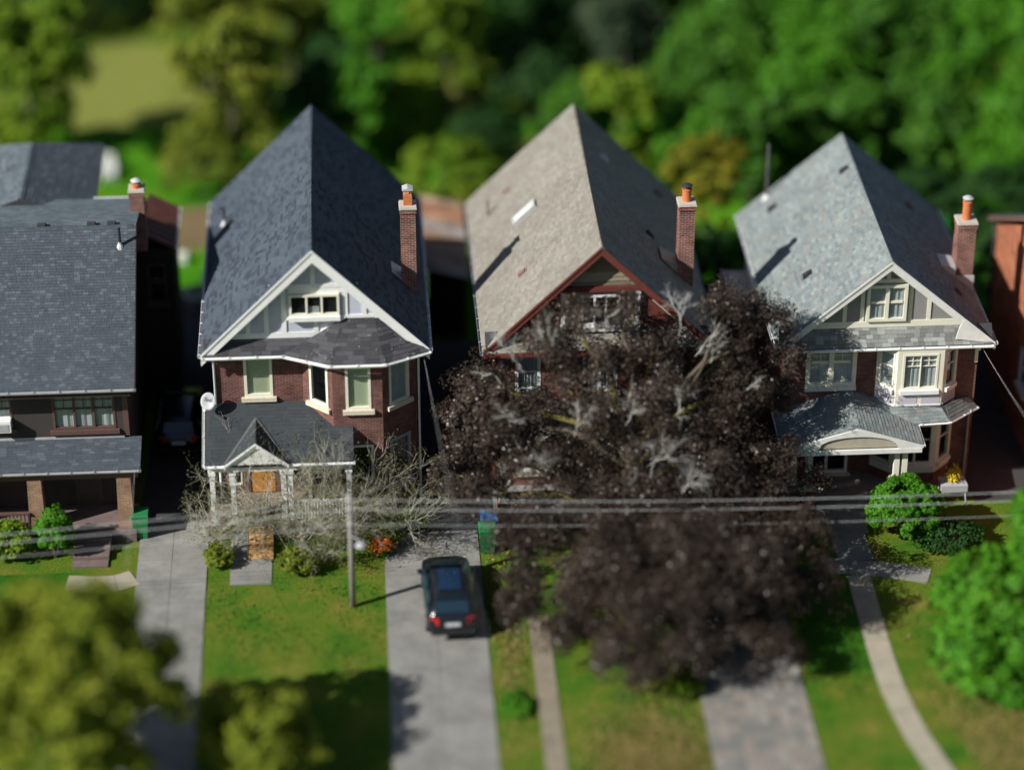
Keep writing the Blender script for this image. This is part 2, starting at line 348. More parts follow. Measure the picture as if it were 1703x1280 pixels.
def window(house, L, u0, u1, z0, z1, mat='cream', cols=1, trim=0.10, sash=0.05, mid=None, grid=None, sill='stone_sill', back=None, sill_over=0.12, deep=0.10, proud=0.02, name='window'):
    """frame + sashes; panes, muntins, sill and what hangs behind the glass are sub-parts"""
    mb = MB(); f = trim
    mb.lbox(L, u0, u0 + f, -deep, proud, z0, z1); mb.lbox(L, u1 - f, u1, -deep, proud, z0, z1)
    mb.lbox(L, u0 + f, u1 - f, -deep, proud, z1 - f, z1); mb.lbox(L, u0 + f, u1 - f, -deep, proud, z0, z0 + f)
    iw = (u1 - u0 - 2 * f); cw = iw / cols; cells = []
    for k in range(cols):
        a = u0 + f + k * cw; b = a + cw
        if k: mb.lbox(L, a - sash * 0.8, a + sash * 0.8, -deep, proud - 0.008, z0 + f, z1 - f)
        a += sash * (0.8 if k else 0.5); b -= sash * (0.8 if k < cols - 1 else 0.5)
        if mid: cells += [(a, b, z0 + f, z0 + f + (z1 - z0 - 2 * f) * mid - sash / 2), (a, b, z0 + f + (z1 - z0 - 2 * f) * mid + sash / 2, z1 - f)]
        else: cells.append((a, b, z0 + f, z1 - f))
        if mid: mb.lbox(L, a, b, -deep + 0.01, -0.025, cells[-2][3], cells[-1][2])
    wo = build(mb, name, mat, house)
    for i, (a, b, c, e) in enumerate(cells):
        g = MB(); g.quad(lp(L, a - 0.02, -0.06, c - 0.02), lp(L, b + 0.02, -0.06, c - 0.02), lp(L, b + 0.02, -0.06, e + 0.02), lp(L, a - 0.02, -0.06, e + 0.02)); build(g, 'pane', 'glass', wo)
        if grid and (not mid or i % 2 == 1):
            nx, nz = grid
            for q in range(1, nx):
                mm = MB(); x = a + (b - a) * q / nx; mm.lbox(L, x - 0.014, x + 0.014, -0.055, -0.03, c, e); build(mm, 'muntin', mat, wo)
            for q in range(1, nz):
                mm = MB(); z = c + (e - c) * q / nz; mm.lbox(L, a, b, -0.054, -0.031, z - 0.014, z + 0.014); build(mm, 'muntin', mat, wo)
    if sill:
        s2 = MB(); s2.lbox(L, u0 - sill_over, u1 + sill_over, -0.05, 0.13, z0 - 0.17, z0 - 0.004); build(s2, 'sill', sill, wo)
    bm_ = MB()
    if back:
        if back == 'curtain':
            n = 26; pts = [(u0 + (u1 - u0) * i / n, -0.095 + 0.02 * math.sin(i * 1.9 + u0)) for i in range(n + 1)]
            for i in range(n): bm_.quad(lp(L, *pts[i], z0), lp(L, *pts[i + 1], z0), lp(L, *pts[i + 1], z1), lp(L, *pts[i], z1))
        else: bm_.quad(lp(L, u0, -0.085, z0), lp(L, u1, -0.085, z0), lp(L, u1, -0.085, z1), lp(L, u0, -0.085, z1))
        build(bm_, 'curtain' if back == 'curtain' else 'blind', back, wo)
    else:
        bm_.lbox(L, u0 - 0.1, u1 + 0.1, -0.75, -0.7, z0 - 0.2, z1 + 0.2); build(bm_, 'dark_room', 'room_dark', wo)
    return wo
def bounds(poly, v):
    xs = []
    n = len(poly)
    for i in range(n):
        (a, b), (c, d) = poly[i], poly[(i + 1) % n]
        if (b - v) * (d - v) <= 0 and abs(b - d) > 1e-9: xs.append(a + (c - a) * (v - b) / (d - b))
    return (min(xs), max(xs)) if xs else None
def shingle_geo(mb, o, u, v, n, cs, th):
    (a0, va), (b0, _), (b1, vb), (a1, _) = cs
    P = lambda x, y, h: tuple(o + u * x + v * y + n * h)
    mb.add([P(a0, va, th), P(b0, va, th), P(b1, vb, 0.004), P(a1, vb, 0.004), P(a0, va, 0.0), P(b0, va, 0.0), P(b1, vb, 0), P(a1, vb, 0)],
           [(0, 1, 2, 3), (4, 5, 1, 0), (5, 6, 2, 1), (7, 4, 0, 3)])
def shingles(parent, o, u, v, poly, mat, tab=(0.17, 0.36), expo=0.145, th=0.016, singly=False, name=None, gap=0.006):
    o = Vector(o); u = Vector(u).normalized(); v = Vector(v).normalized(); n = u.cross(v)
    if n.z < 0: n = -n
    vmin = min(p[1] for p in poly); vmax = max(p[1] for p in poly); k = 0; mb = MB(); va = vmin
    while va < vmax - 0.02:
        vb = min(va + expo, vmax); A = bounds(poly, va + 1e-4); B = bounds(poly, vb - 1e-4)
        if A and B:
            x = min(A[0], B[0]) - rnd.uniform(0, tab[1]); end = max(A[1], B[1])
            while x < end:
                wdt = rnd.uniform(*tab); a, b = x, x + wdt - gap; x += wdt
                a0, b0 = max(a, A[0]), min(b, A[1]); a1, b1 = max(a, B[0]), min(b, B[1])
                if b0 - a0 < 0.01 and b1 - a1 < 0.01: continue
                if b0 < a0: a0 = b0 = (a0 + b0) / 2
                if b1 < a1: a1 = b1 = (a1 + b1) / 2
                hh = th * rnd.uniform(0.8, 1.5)
                if singly:
                    one = MB(); shingle_geo(one, o, u, v, n, [(a0, va), (b0, va), (b1, vb), (a1, vb)], hh); build(one, 'shingle', mat, parent)
                else: shingle_geo(mb, o, u, v, n, [(a0, va), (b0, va), (b1, vb), (a1, vb)], hh)
        va = vb
    if not singly: return build(mb, name or 'shingles', mat, parent, kind='stuff')
def deck(mb, o, u, v, poly, th=0.12):
    o = Vector(o); u = Vector(u).normalized(); v = Vector(v).normalized(); n = u.cross(v)
    if n.z < 0: n = -n
    mb.prism([o + u * a + v * b for a, b in poly], -n * th)
def gutter(parent, p, q, out, mat='white', r=0.07, drop=0.03):
    """open half-round trough with bead and hangers"""
    p = Vector(p); q = Vector(q); out = Vector(out).normalized(); d = (q - p); mb = MB(); N = 7
    prof = [(-math.cos(math.pi * k / (N - 1)) * r + r, -math.sin(math.pi * k / (N - 1)) * r * 1.2) for k in range(N)]
    prof += [(x * 0.86 + 0.14 * r, z * 0.86) for x, z in prof[::-1]]
    ring = [p + out * x + Vector((0, 0, z - drop)) for x, z in prof]; n = len(ring)
    mb.add(ring + [a + d for a in ring], [tuple(range(n)), tuple(range(n, 2 * n))] + [(i, (i + 1) % n, n + (i + 1) % n, n + i) for i in range(n)])
    L = d.length; k = max(2, int(L / 0.85))
    for i in range(k + 1):
        c = p + d * (min(max(i / k, 0.01), 0.99)); mb.beam(c + Vector((0, 0, -drop + 0.008)), c + out * 2 * r + Vector((0, 0, -drop + 0.008)), 0.05, 0.02)
    return build(mb, 'gutter', mat, parent)
def ridge_caps(roof, p, q, left_n, right_n, mat, step=0.16, wd=0.15):
    p = Vector(p); q = Vector(q); d = (q - p).normalized(); L = (q - p).length; mb = MB(); k = int(L / step)
    a = Vector(left_n).normalized(); b = Vector(right_n).normalized()
    for i in range(k):
        s0 = p + d * (i * step); s1 = p + d * ((i + 1) * step + 0.015); h0, h1 = 0.05, 0.03
        z0, z1 = Vector((0, 0, h0)), Vector((0, 0, h1))
        mb.add([s0 + z0, s0 + a * wd + z0 * 0.7, s1 + a * wd + z1 * 0.7, s1 + z1, s0 + b * wd + z0 * 0.7, s1 + b * wd + z1 * 0.7,
                s0, s0 + a * wd, s0 + b * wd], [(0, 3, 2, 1), (0, 4, 5, 3), (0, 1, 7, 6), (6, 8, 4, 0)])
    return build(mb, 'ridge_caps', mat, roof, kind='stuff')
def gable_roof(house, xl, xr, xc, ze, zr, y0, y1, mat, zer=None, tab=(0.17, 0.36), expo=0.145):
    zer = zer if zer is not None else ze; mb = MB()
    ll = math.hypot(xc - xl, zr - ze); lr = math.hypot(xr - xc, zr - zer); Y = y1 - y0
    UL = ((0, 1, 0), (xc - xl, 0, zr - ze)); UR = ((0, 1, 0), (xc - xr, 0, zr - zer))
    PL = [(0, 0), (Y, 0), (Y, ll), (0, ll)]; PR = [(0, 0), (Y, 0), (Y, lr), (0, lr)]
    th = 0.12
    # one folded slab: section polygon pushed along y
    sl = (zr - ze) / (xc - xl); sr = (zr - zer) / (xr - xc); tv = th * math.sqrt(1 + sl * sl)
    mb.prism([(xl, y0, ze), (xc, y0, zr), (xr, y0, zer), (xr, y0, zer - tv), (xc, y0, zr - tv), (xl, y0, ze - tv)], (0, Y, 0))
    roof = build(mb, 'roof', 'deck_dark', house)
    shingles(roof, (xl, y0, ze), *UL, PL, mat, tab, expo)
    shingles(roof, (xr, y0, zer), *UR, PR, mat, tab, expo)
    ridge_caps(roof, (xc, y0 - 0.01, zr), (xc, y1, zr), (xl - xc, 0, ze - zr), (xr - xc, 0, zer - zr), mat)
    return roof
def rakes(house, xl, xr, xc, ze, zr, zer, y, mat, ht=0.26, th=0.05, drop=0.02, name='barge_board'):
    for (xe, z) in ((xl, ze), (xr, zer)):
        mb = MB(); s = math.hypot(xc - xe, zr - z) / abs(xc - xe); h = ht * s
        mb.prism([(xe, y, z - drop), (xc, y, zr - drop), (xc, y, zr - drop - h), (xe, y, z - drop - h * 0.9)], (0, th, 0)); build(mb, name, mat, house)
        m2 = MB(); m2.prism([(xe, y - 0.03, z + 0.02), (xc, y - 0.03, zr + 0.02), (xc, y - 0.03, zr - 0.07), (xe, y - 0.03, z - 0.07)], (0, 0.028, 0)); build(m2, 'rake_moulding', mat, house)
def downspout(house, x, y, z0, z1, mat='white', kick=0.12, sx=0):
    mb = MB(); mb.tube([(x + sx, y - 0.35, z1), (x + sx, y - 0.3, z1 - 0.12), (x, y, z1 - 0.42), (x, y, z0 + 0.3), (x, y - kick, z0 + 0.1)], 0.045, 8); build(mb, 'downspout', mat, house, smooth=True)
def chimney(house, x0, x1, y0, y1, z0, z1, pot='round', cap='metal', pot_h=0.55):
    mb = MB(); mb.box(x0, x1, y0, y1, z0, z1); mb.box(x0 - 0.03, x1 + 0.03, y0 - 0.03, y1 + 0.03, z1 - 0.18, z1 - 0.06)
    ch = build(mb, 'chimney', 'brick_chimney', house)
    mb = MB(); a = 0.05
    mb.hexa([(x0 - a, y0 - a, z1), (x1 + a, y0 - a, z1), (x1 + a, y1 + a, z1), (x0 - a, y1 + a, z1), (x0 - a + .02, y0 - a + .02, z1 + 0.09), (x1 + a - .02, y0 - a + .02, z1 + 0.09), (x1 + a - .02, y1 + a - .02, z1 + 0.09), (x0 - a + .02, y1 + a - .02, z1 + 0.09)])
    build(mb, 'chimney_crown', 'mortar', ch)
    cx_, cy_ = (x0 + x1) / 2, (y0 + y1) / 2; zb = z1 + 0.085
    if pot == 'round':
        mb = MB(); mb.lathe((cx_, cy_, zb), [(0.17, 0), (0.17, pot_h * .9), (0.19, pot_h * .9), (0.19, pot_h)], 16); build(mb, 'chimney_pot', 'clay_pot', ch, smooth=False)
        mb = MB(); mb.lathe((cx_, cy_, zb + pot_h + 0.1), [(0.2, 0), (0.21, 0.03), (0.12, 0.09), (0.02, 0.12)], 16)
        for k in range(4): th = k * math.pi / 2 + .4; mb.tube([(cx_ + .16 * math.cos(th), cy_ + .16 * math.sin(th), zb + pot_h - .05), (cx_ + .18 * math.cos(th), cy_ + .18 * math.sin(th), zb + pot_h + .12)], 0.012, 5)
        build(mb, 'chimney_cap', cap, ch)
    else:
        mb = MB(); s = 0.16
        mb.box(cx_ - s, cx_ + s, cy_ - s, cy_ + s, zb, zb + pot_h); build(mb, 'chimney_pot', 'clay_pot', ch)
        mb = MB()
        for sx in (-1, 1):
            for sy in (-1, 1): mb.box(cx_ + sx * .12 - .012, cx_ + sx * .12 + .012, cy_ + sy * .12 - .012, cy_ + sy * .12 + .012, zb + pot_h - .02, zb + pot_h + .22)
        mb.prism([(cx_ - .2, cy_ - .2, zb + pot_h + .2), (cx_ + .2, cy_ - .2, zb + pot_h + .2), (cx_ + .2, cy_ - .2, zb + pot_h + .24), (cx_, cy_ - .2, zb + pot_h + .31), (cx_ - .2, cy_ - .2, zb + pot_h + .24)], (0, .4, 0))
        build(mb, 'chimney_cap', cap, ch)
    return ch
def roof_pt(xl, ze, xc, zr, x): return ze + (zr - ze) * (x - xl) / (xc - xl)
def pipe(house, x, y, z, h, r=0.05, mat='black_pipe', base='flashing', hook=False):
    pts = [(x, y, z - 0.05), (x, y, z + h)]
    if hook: pts = [(x, y, z - .05), (x, y, z + h - .12), (x - .03, y - .02, z + h - .03), (x - .13, y - .05, z + h)]
    mb = MB().tube(pts, r, 8); p = build(mb, 'vent_pipe', mat, house, smooth=False)
    mb = MB().lathe((x, y, z - .1), [(0.17, 0), (0.13, .1), (0.07, .2), (r + .01, .26)], 10); build(mb, 'flashing_collar', base, p)
def box_vent(house, x, y, z, dirx, mat, s=0.15):
    """low hooded roof vent leaning with the slope (dirx = +1 slope rises to +x)"""
    sl = 0.95 * dirx; P = lambda a, b, h: (x + a - dirx * h * .5, y + b, z + a * sl + h * .7)
    mb = MB(); mb.hexa([P(-s, -s, -.02), P(s, -s, -.02), P(s, s, -.02), P(-s, s, -.02), P(-s * .9, -s * .9, .13), P(s * .9, -s * .9, .09), P(s * .9, s * .9, .09), P(-s * .9, s * .9, .13)])
    v = build(mb, 'roof_vent', mat, house)
    mb = MB(); mb.hexa([P(-s * 1.5, -s * 1.4, .018), P(s * 1.5, -s * 1.4, .018), P(s * 1.5, s * 1.4, .018), P(-s * 1.5, s * 1.4, .018), P(-s * 1.5, -s * 1.4, .03), P(s * 1.5, -s * 1.4, .03), P(s * 1.5, s * 1.4, .03), P(-s * 1.5, s * 1.4, .03)]); build(mb, 'vent_flange', mat, v)
def post(house, x, y, z0, z1, s=0.09, mat='white', name='porch_post'):
    mb = MB(); mb.box(x - s, x + s, y - s, y + s, z0, z1); mb.box(x - s * 1.4, x + s * 1.4, y - s * 1.4, y + s * 1.4, z0, z0 + .16); mb.box(x - s * 1.4, x + s * 1.4, y - s * 1.4, y + s * 1.4, z1 - .14, z1)
    return build(mb, name, mat, house)
F0 = ((0, 0), (1, 0))     # facade frame: u = x, outwards = -y

# ================================================================ the setting
def sheet(name, pts, z, mat, kind='structure', th=0.0):
    mb = MB()
    if th: mb.prism([(x, y, z - th) for x, y in pts], (0, 0, th))
    else: mb.quad(*[(x, y, z) for x, y in pts])
    return tag(build(mb, name, mat), kind=kind)
sheet('ground', [(-500, -140), (500, -140), (500, 700), (-500, 700)], 0, 'lawn')
def blob(cx_, cy_, rx, ry, n=26, rough=0.18, seed=1):
    q = random.Random(seed); ph = [q.uniform(0, 6.28) for _ in range(4)]
    return [(cx_ + rx * math.cos(a) * (1 + rough * sum(math.sin(k * a + ph[k - 1]) / k for k in range(2, 5))), cy_ + ry * math.sin(a) * (1 + rough * sum(math.sin(k * a + ph[k - 2]) / k for k in range(2, 5)))) for a in [2 * math.pi * i / n for i in range(n)]]
sheet('back_lawn', [(-40, 12.6), (60, 12.6), (60, 36), (-40, 36)], 0.005, 'backlawn')
sheet('dry_lawn', blob(-9.6, 39.5, 4.6, 5.8, seed=3), 0.012, 'drygrass')
sheet('dry_lawn', blob(6.3, 36.5, 2.8, 3.4, seed=5), 0.013, 'drygrass')
sheet('dry_lawn', blob(9.2, 31.0, 3.0, 1.4, seed=8), 0.014, 'drygrass')
sheet('bare_soil', blob(-5.3, 23.6, 1.7, 2.4, seed=4), 0.012, 'soil')
sheet('bare_soil', blob(18.5, 14.0, 1.6, 2.0, seed=14), 0.012, 'soil')
sheet('deep_lawn', [(16.9, -12.0), (19.6, -12.0), (19.2, -5.4), (17.2, -5.4)], 0.006, 'deepgrass')  # darker grass colour stands in for the maple's shadow on this lawn
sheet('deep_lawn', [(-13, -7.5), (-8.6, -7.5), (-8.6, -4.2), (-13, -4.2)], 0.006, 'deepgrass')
def slabs(name, xs, ys, mat, z=0.03, skew=None, piece='slab', gap=0.015):
    r = thing(name, None, None, ((xs[0] + xs[-1]) / 2, (ys[0] + ys[-1]) / 2, 0)); r['kind'] = 'structure'
    for i in range(len(xs) - 1):
        for j in range(len(ys) - 1):
            f = skew or (lambda x, y: (x, y)); e = 0.004 * ((i * 7 + j * 3) % 5) / 4
            c = [(xs[i] + gap / 2, ys[j] + gap / 2), (xs[i + 1] - gap / 2, ys[j] + gap / 2), (xs[i + 1] - gap / 2, ys[j + 1] - gap / 2), (xs[i] + gap / 2, ys[j + 1] - gap / 2)]
            mb = MB(); mb.prism([(*f(x, y), -0.04) for x, y in c], (0, 0, z + e + 0.04)); build(mb, piece, mat, r)
    return r
slabs('driveway', [-6.5, -5.25, -3.95], [-26, -23.2, -20.4, -17.6, -14.8, -12, -9.2, -6.4, -3.6, -0.9], 'concrete')
slabs('driveway', [2.5, 4.25, 6.0], [-26, -23, -20, -17, -14, -11, -8, -5, -2.3], 'concrete')
sheet('asphalt_drive', [(-6.6, -0.88), (-3.6, -0.88), (-3.5, 17.5), (-6.0, 17.5)], 0.02, 'asphalt')
sheet('asphalt_drive', [(4.1, -2.28), (6.7, -2.28), (6.7, 12.3), (4.1, 12.3)], 0.02, 'asphalt')
sheet('asphalt_drive', [(24.9, -1.5), (28.4, -1.5), (28.4, 17), (24.9, 17)], 0.02, 'asphalt')
sheet('side_path', [(14.7, -1), (17.4, -1), (17.4, 12), (14.7, 12)], 0.018, 'soil')
# paver driveway by the grey-roofed house: each course a row of pavers
pr = thing('paver_driveway', None, None, (15, -12, 0), kind='structure')
px_ = [13.2 + 0.36 * i for i in range(11)]; py_ = [-20 + 0.45 * i for i in range(31)]
proto = {}
for j in range(len(py_)):
    for i in range(10):
        if len(proto) < 4:
            mb = MB(); mb.box(15 - .175, 15 + .175, -12 - .22, -12 + .22, -0.03, 0.03); k = len(proto); proto[k] = build(mb, 'paver', 'pavers', pr); proto[k].location = (px_[i] - 15, py_[j] + 12, 0)
        else:
            o = proto[(i + j) % 4].copy(); col.objects.link(o); o.parent = pr; o.location = (px_[i] - 15, py_[j] + 12, 0.004 * ((i * 5 + j * 3) % 4) / 3)
M['pavers'].node_tree.nodes  # colour varies per island
def strip(name, pts, wd, mat, z=0.028, kind='structure', seg=None):
    r = thing(name, None, None, (*pts[0][:2], 0), kind=kind); P = [Vector((x, y, 0)) for x, y in pts]
    sd = []
    for i in range(len(P)):
        d = (P[min(i + 1, len(P) - 1)] - P[max(i - 1, 0)]).normalized(); sd.append(Vector((-d.y, d.x, 0)))
    for i in range(len(P) - 1):
        d = (P[i + 1] - P[i]) * 0.01
        a, b = P[i] + d, P[i + 1] - d; ww = wd / 2
        mb = MB(); mb.prism([a - sd[i] * ww - Vector((0, 0, .04)), a + sd[i] * ww - Vector((0, 0, .04)), b + sd[i + 1] * ww - Vector((0, 0, .04)), b - sd[i + 1] * ww - Vector((0, 0, .04))], (0, 0, z + .04 + 0.004 * (i % 3))); build(mb, 'slab', mat, r)
strip('garden_path', [(20.7, -20), (20.55, -18.6), (20.25, -17.2), (19.95, -15.8), (19.75, -14.4), (19.62, -13), (19.58, -11.6), (19.58, -10.2), (19.6, -8.8), (19.62, -7.4), (19.65, -6.2)], 0.85, 'concrete_warm')
strip('garden_path', [(18.5, -5.4), (19.4, -5.6), (20.4, -5.8), (21.4, -6.1), (22.2, -6.4)], 0.95, 'concrete')
strip('garden_path', [(19.75, -5.2), (19.7, -4.2), (19.7, -3.2)], 1.3, 'concrete', z=0.034)
strip('garden_path', [(7.85, -21 + 1.3 * k) for k in range(11)], 0.7, 'path_faded')
strip('garden_path', [(-2.35, -5.4), (-2.35, -4.6), (-2.35, -3.8), (-2.35, -3.2)], 1.5, 'concrete')
strip('garden_path', [(-9.0, -4.9), (-8.0, -5.0), (-7.2, -5.0), (-6.55, -4.7)], 1.0, 'concrete_warm')

# ================================================================ house with the slate-blue side roof (far left)
h1 = thing('house', 'dark brown stucco house with wide slate-blue shingled roof and full-width porch', 'house', (-11, 4, 0), 'houses in the row')
WY = -0.4; X0, X1 = -16.5, -6.75; EY, EZ, RY, RZ = -1.0, 5.82, 4.6, 9.6
L1 = ((0, WY), (1, 0)); ops = [(-9.5, -7.2, 3.8, 5.45), (-12.2, -10.95, 3.95, 5.45), (-14.8, -13.4, 3.8, 5.45)]
mb = MB(); wall(mb, L1, X0, X1, 0, 6.1, ops)
wall(mb, ((X1, WY), (0, 1)), 0, 9.2, 0, 6.0); mb.quad((X0, WY, 0), (X0, 8.8, 0), (X0, 8.8, 6), (X0, WY, 6)); mb.quad((X0, 8.8, 0), (X1, 8.8, 0), (X1, 8.8, 8.4), (X0, 8.8, 8.4))
mb.quad((X1, WY, 6.0), (X1, RY, RZ - .15), (X1, 8.8, 8.55), (X1, 8.8, 6.0)); build(mb, 'wall', 'stucco_brown', h1)
mb = MB(); mb.lbox(L1, X1 - 0.18, X1 + 0.02, -0.02, 0.03, 3.35, 5.7); build(mb, 'corner_board', 'brown_trim', h1)
window(h1, L1, *ops[0], mat='brown_trim', cols=3, mid=0.52, grid=(2, 2), sill='brown_trim', back='curtain', trim=0.09)
window(h1, L1, *ops[1], mat='brown_trim', cols=2, mid=0.52, grid=(2, 2), sill='brown_trim', back='curtain', trim=0.09)
window(h1, L1, *ops[2], mat='brown_trim', cols=2, mid=0.52, grid=(2, 2), sill='brown_trim', back='curtain', trim=0.09)
XE = -6.38; ylen = math.hypot(RY - EY, RZ - EZ); blen = math.hypot(4.1, 0.85)
mb = MB(); tv = 0.15
mb.prism([(X0 - .4, EY, EZ), (X0 - .4, RY, RZ), (X0 - .4, 8.75, 8.75), (X0 - .4, 8.75, 8.75 - .14), (X0 - .4, RY, RZ - tv), (X0 - .4, EY, EZ - tv)], (XE - X0 + .4, 0, 0))
rf = build(mb, 'roof', 'deck_dark', h1)
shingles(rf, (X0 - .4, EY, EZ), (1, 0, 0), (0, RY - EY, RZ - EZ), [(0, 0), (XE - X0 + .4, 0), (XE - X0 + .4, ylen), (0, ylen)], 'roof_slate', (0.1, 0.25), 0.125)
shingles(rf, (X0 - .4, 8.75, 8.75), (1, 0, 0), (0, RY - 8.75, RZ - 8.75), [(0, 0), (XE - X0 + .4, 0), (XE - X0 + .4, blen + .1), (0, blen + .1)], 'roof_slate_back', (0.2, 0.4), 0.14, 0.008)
ridge_caps(rf, (X0 - .4, RY, RZ), (XE, RY, RZ), (0, EY - RY, EZ - RZ), (0, 1, -.2), 'roof_slate', 0.2)
mb = MB(); mb.prism([(XE, EY, EZ + .01), (XE, RY, RZ + .01), (XE, RY, RZ - .25), (XE, EY, EZ - .22)], (0.03, 0, 0)); build(mb, 'barge_board', 'side_dark', h1)
gutter(h1, (X0, EY - .01, EZ), (XE + .05, EY - .01, EZ), (0, -1, 0), 'grey_trim')
mb = MB(); mb.lbox(L1, X0, X1 + .2, 0.0, 0.6, 5.5, 5.56); build(mb, 'soffit', 'brown_trim', h1)
for x in (-9.9, -8.05, -11.9, -6.95 - .35):
    box_vent_x = x
    mb = MB(); mb.hexa([(x - .17, RY + .1, RZ - .08), (x + .17, RY + .1, RZ - .08), (x + .17, RY + .5, RZ - .14), (x - .17, RY + .5, RZ - .14), (x - .15, RY + .12, RZ + .1), (x + .15, RY + .12, RZ + .1), (x + .15, RY + .45, RZ + .02), (x - .15, RY + .45, RZ + .02)])
    build(mb, 'roof_vent', 'deck_dark', h1)
pipe(h1, -6.95, 3.9, 9.13, 0.75, 0.055)
chimney(h1, -6.72, -6.18, 6.6, 7.2, 7.5, 10.0, 'round', 'flashing', 0.16)
# rear wing with hipped roof
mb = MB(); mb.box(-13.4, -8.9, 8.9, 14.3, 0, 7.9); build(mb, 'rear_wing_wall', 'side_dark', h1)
wx0, wx1, wc, we, wr = -13.6, -8.35, -11.0, 8.25, 9.2; wb, wh = 14.9, 13.1
mb = MB(); mb.add([(wx0, 8, we), (wx1, 8, we), (wx1, wb, we), (wx0, wb, we), (wc, 8, wr), (wc, wh, wr), (wx0, 8, we - .12), (wx1, 8, we - .12), (wx1, wb, we - .12), (wx0, wb, we - .12)], [(0, 3, 5, 4), (1, 4, 5, 2), (2, 5, 3), (0, 4, 1), (6, 7, 8, 9), (1, 2, 8, 7), (2, 3, 9, 8), (3, 0, 6, 9)]); rw = build(mb, 'rear_roof', 'deck_dark', h1)
wl = math.hypot(wc - wx0, wr - we); wl2 = math.hypot(wx1 - wc, wr - we)
shingles(rw, (wx0, 8.0, we), (0, 1, 0), (wc - wx0, 0, wr - we), [(0, 0), (wb - 8, 0), (wh - 8, wl), (0, wl)], 'roof_slate_back', (0.2, 0.4), 0.14)  # wing slopes coloured lighter left, darker right, painting sunlit and shaded sides
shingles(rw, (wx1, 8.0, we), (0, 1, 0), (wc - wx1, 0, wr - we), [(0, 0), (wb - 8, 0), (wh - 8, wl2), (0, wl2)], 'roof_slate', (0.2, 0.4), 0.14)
ridge_caps(rw, (wc, 8.0, wr), (wc, wh, wr), (wx0 - wc, 0, we - wr), (wx1 - wc, 0, we - wr), 'roof_slate_back')
gutter(h1, (wx1 - .02, 8.9, we), (wx1 - .02, 14.7, we), (1, 0, 0), 'grey_trim', 0.05)
mb = MB(); mb.beam((-8.3, 8.85, 8.68), (XE, 8.85, 8.68), 0.04, 0.16); build(mb, 'fascia', 'white', h1)
mb = MB(); mb.tube([(-11.9, 11.2, 8.9), (-11.9, 11.2, 9.35)], 0.05, 7); build(mb, 'vent_pipe', 'grey_trim', h1)
# side projection with reddish metal roof
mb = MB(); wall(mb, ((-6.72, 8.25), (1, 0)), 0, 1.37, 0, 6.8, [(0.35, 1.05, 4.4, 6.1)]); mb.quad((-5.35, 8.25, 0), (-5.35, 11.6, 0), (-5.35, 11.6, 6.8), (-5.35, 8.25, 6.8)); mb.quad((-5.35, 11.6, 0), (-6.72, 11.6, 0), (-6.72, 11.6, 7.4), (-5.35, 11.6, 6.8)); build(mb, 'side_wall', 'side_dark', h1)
window(h1, ((-6.72, 8.25), (1, 0)), 0.35, 1.05, 4.4, 6.1, mat='brown_trim', sill='brown_trim', trim=0.07, mid=0.5)
mb = MB(); mb.prism([(-5.22, 8.1, 6.85), (-6.4, 8.1, 7.5), (-6.4, 8.1, 7.4), (-5.22, 8.1, 6.75)], (0, 3.6, 0)); sr_ = build(mb, 'side_roof', 'copper_roof', h1)
for k in range(9):
    mb = MB(); y = 8.12 + k * 0.445; mb.beam((-5.22, y, 6.87), (-6.4, y, 7.52), 0.03, 0.05); build(mb, 'roof_seam', 'copper_roof', sr_)
gutter(h1, (-5.23, 8.1, 6.85), (-5.23, 11.7, 6.85), (1, 0, 0), 'white', 0.05)
# porch
PY, PZ, PT = -2.08, 3.02, 3.42; pl = math.hypot(PY - WY, PT - PZ)
mb = MB(); mb.prism([(X0, WY + .02, PT), (X0, PY, PZ), (X0, PY, PZ - .12), (X0, WY + .02, PT - .12)], (-6.3 - X0, 0, 0)); prf = build(mb, 'porch_roof', 'deck_dark', h1)
shingles(prf, (X0, PY, PZ), (1, 0, 0), (0, WY - PY, PT - PZ), [(0, 0), (-6.3 - X0, 0), (-6.3 - X0, pl), (0, pl)], 'roof_slate', (0.2, 0.4), 0.145, 0.012)
mb = MB(); mb.beam((X0, WY - .015, PT + .03), (-6.75, WY - .015, PT + .03), 0.03, 0.1); build(mb, 'flashing', 'flashing', h1)
gutter(h1, (X0, PY, PZ), (-6.27, PY, PZ), (0, -1, 0), 'grey_trim', 0.06)
mb = MB(); mb.box(X0, -6.4, PY + .1, PY + .3, PZ - .4, PZ - .13); build(mb, 'porch_beam', 'brown_trim', h1)
for xc_ in (-13.7, -10.2, -6.95):
    mb = MB(); a, b = 0.31, 0.25; y = PY + .35
    mb.hexa([(xc_ - a, y - a, 0), (xc_ + a, y - a, 0), (xc_ + a, y + a, 0), (xc_ - a, y + a, 0), (xc_ - b, y - b, PZ - .42), (xc_ + b, y - b, PZ - .42), (xc_ + b, y + b, PZ - .42), (xc_ - b, y + b, PZ - .42)]); build(mb, 'porch_column', 'brick_tan', h1)
mb = MB(); mb.box(X0, -6.6, -2.25, WY - .01, 0, 0.5); build(mb, 'porch_floor', 'brown_stone', h1)
mb = MB(); mb.box(-13.4, -10.45, -2.1, -1.95, 1.2, 1.28); mb.box(-13.4, -10.45, -2.1, -1.95, .6, .66); build(mb, 'porch_rail', 'brown_trim', h1)
for k in range(22):
    mb = MB(); x = -13.35 + k * .135; mb.box(x - .02, x + .02, -2.05, -2.0, .66, 1.2); build(mb, 'baluster', 'brown_trim', h1)
for k in range(4):
    mb = MB(); mb.box(-8.9 + .02 * k, -7.5 - .02 * k, -2.26 - .42 * (k + 1), -2.26 - .42 * k + (0 if k == 0 else -.004), 0, .5 - .12 * (k + 1) + .06); build(mb, 'step', 'brown_stone', h1)
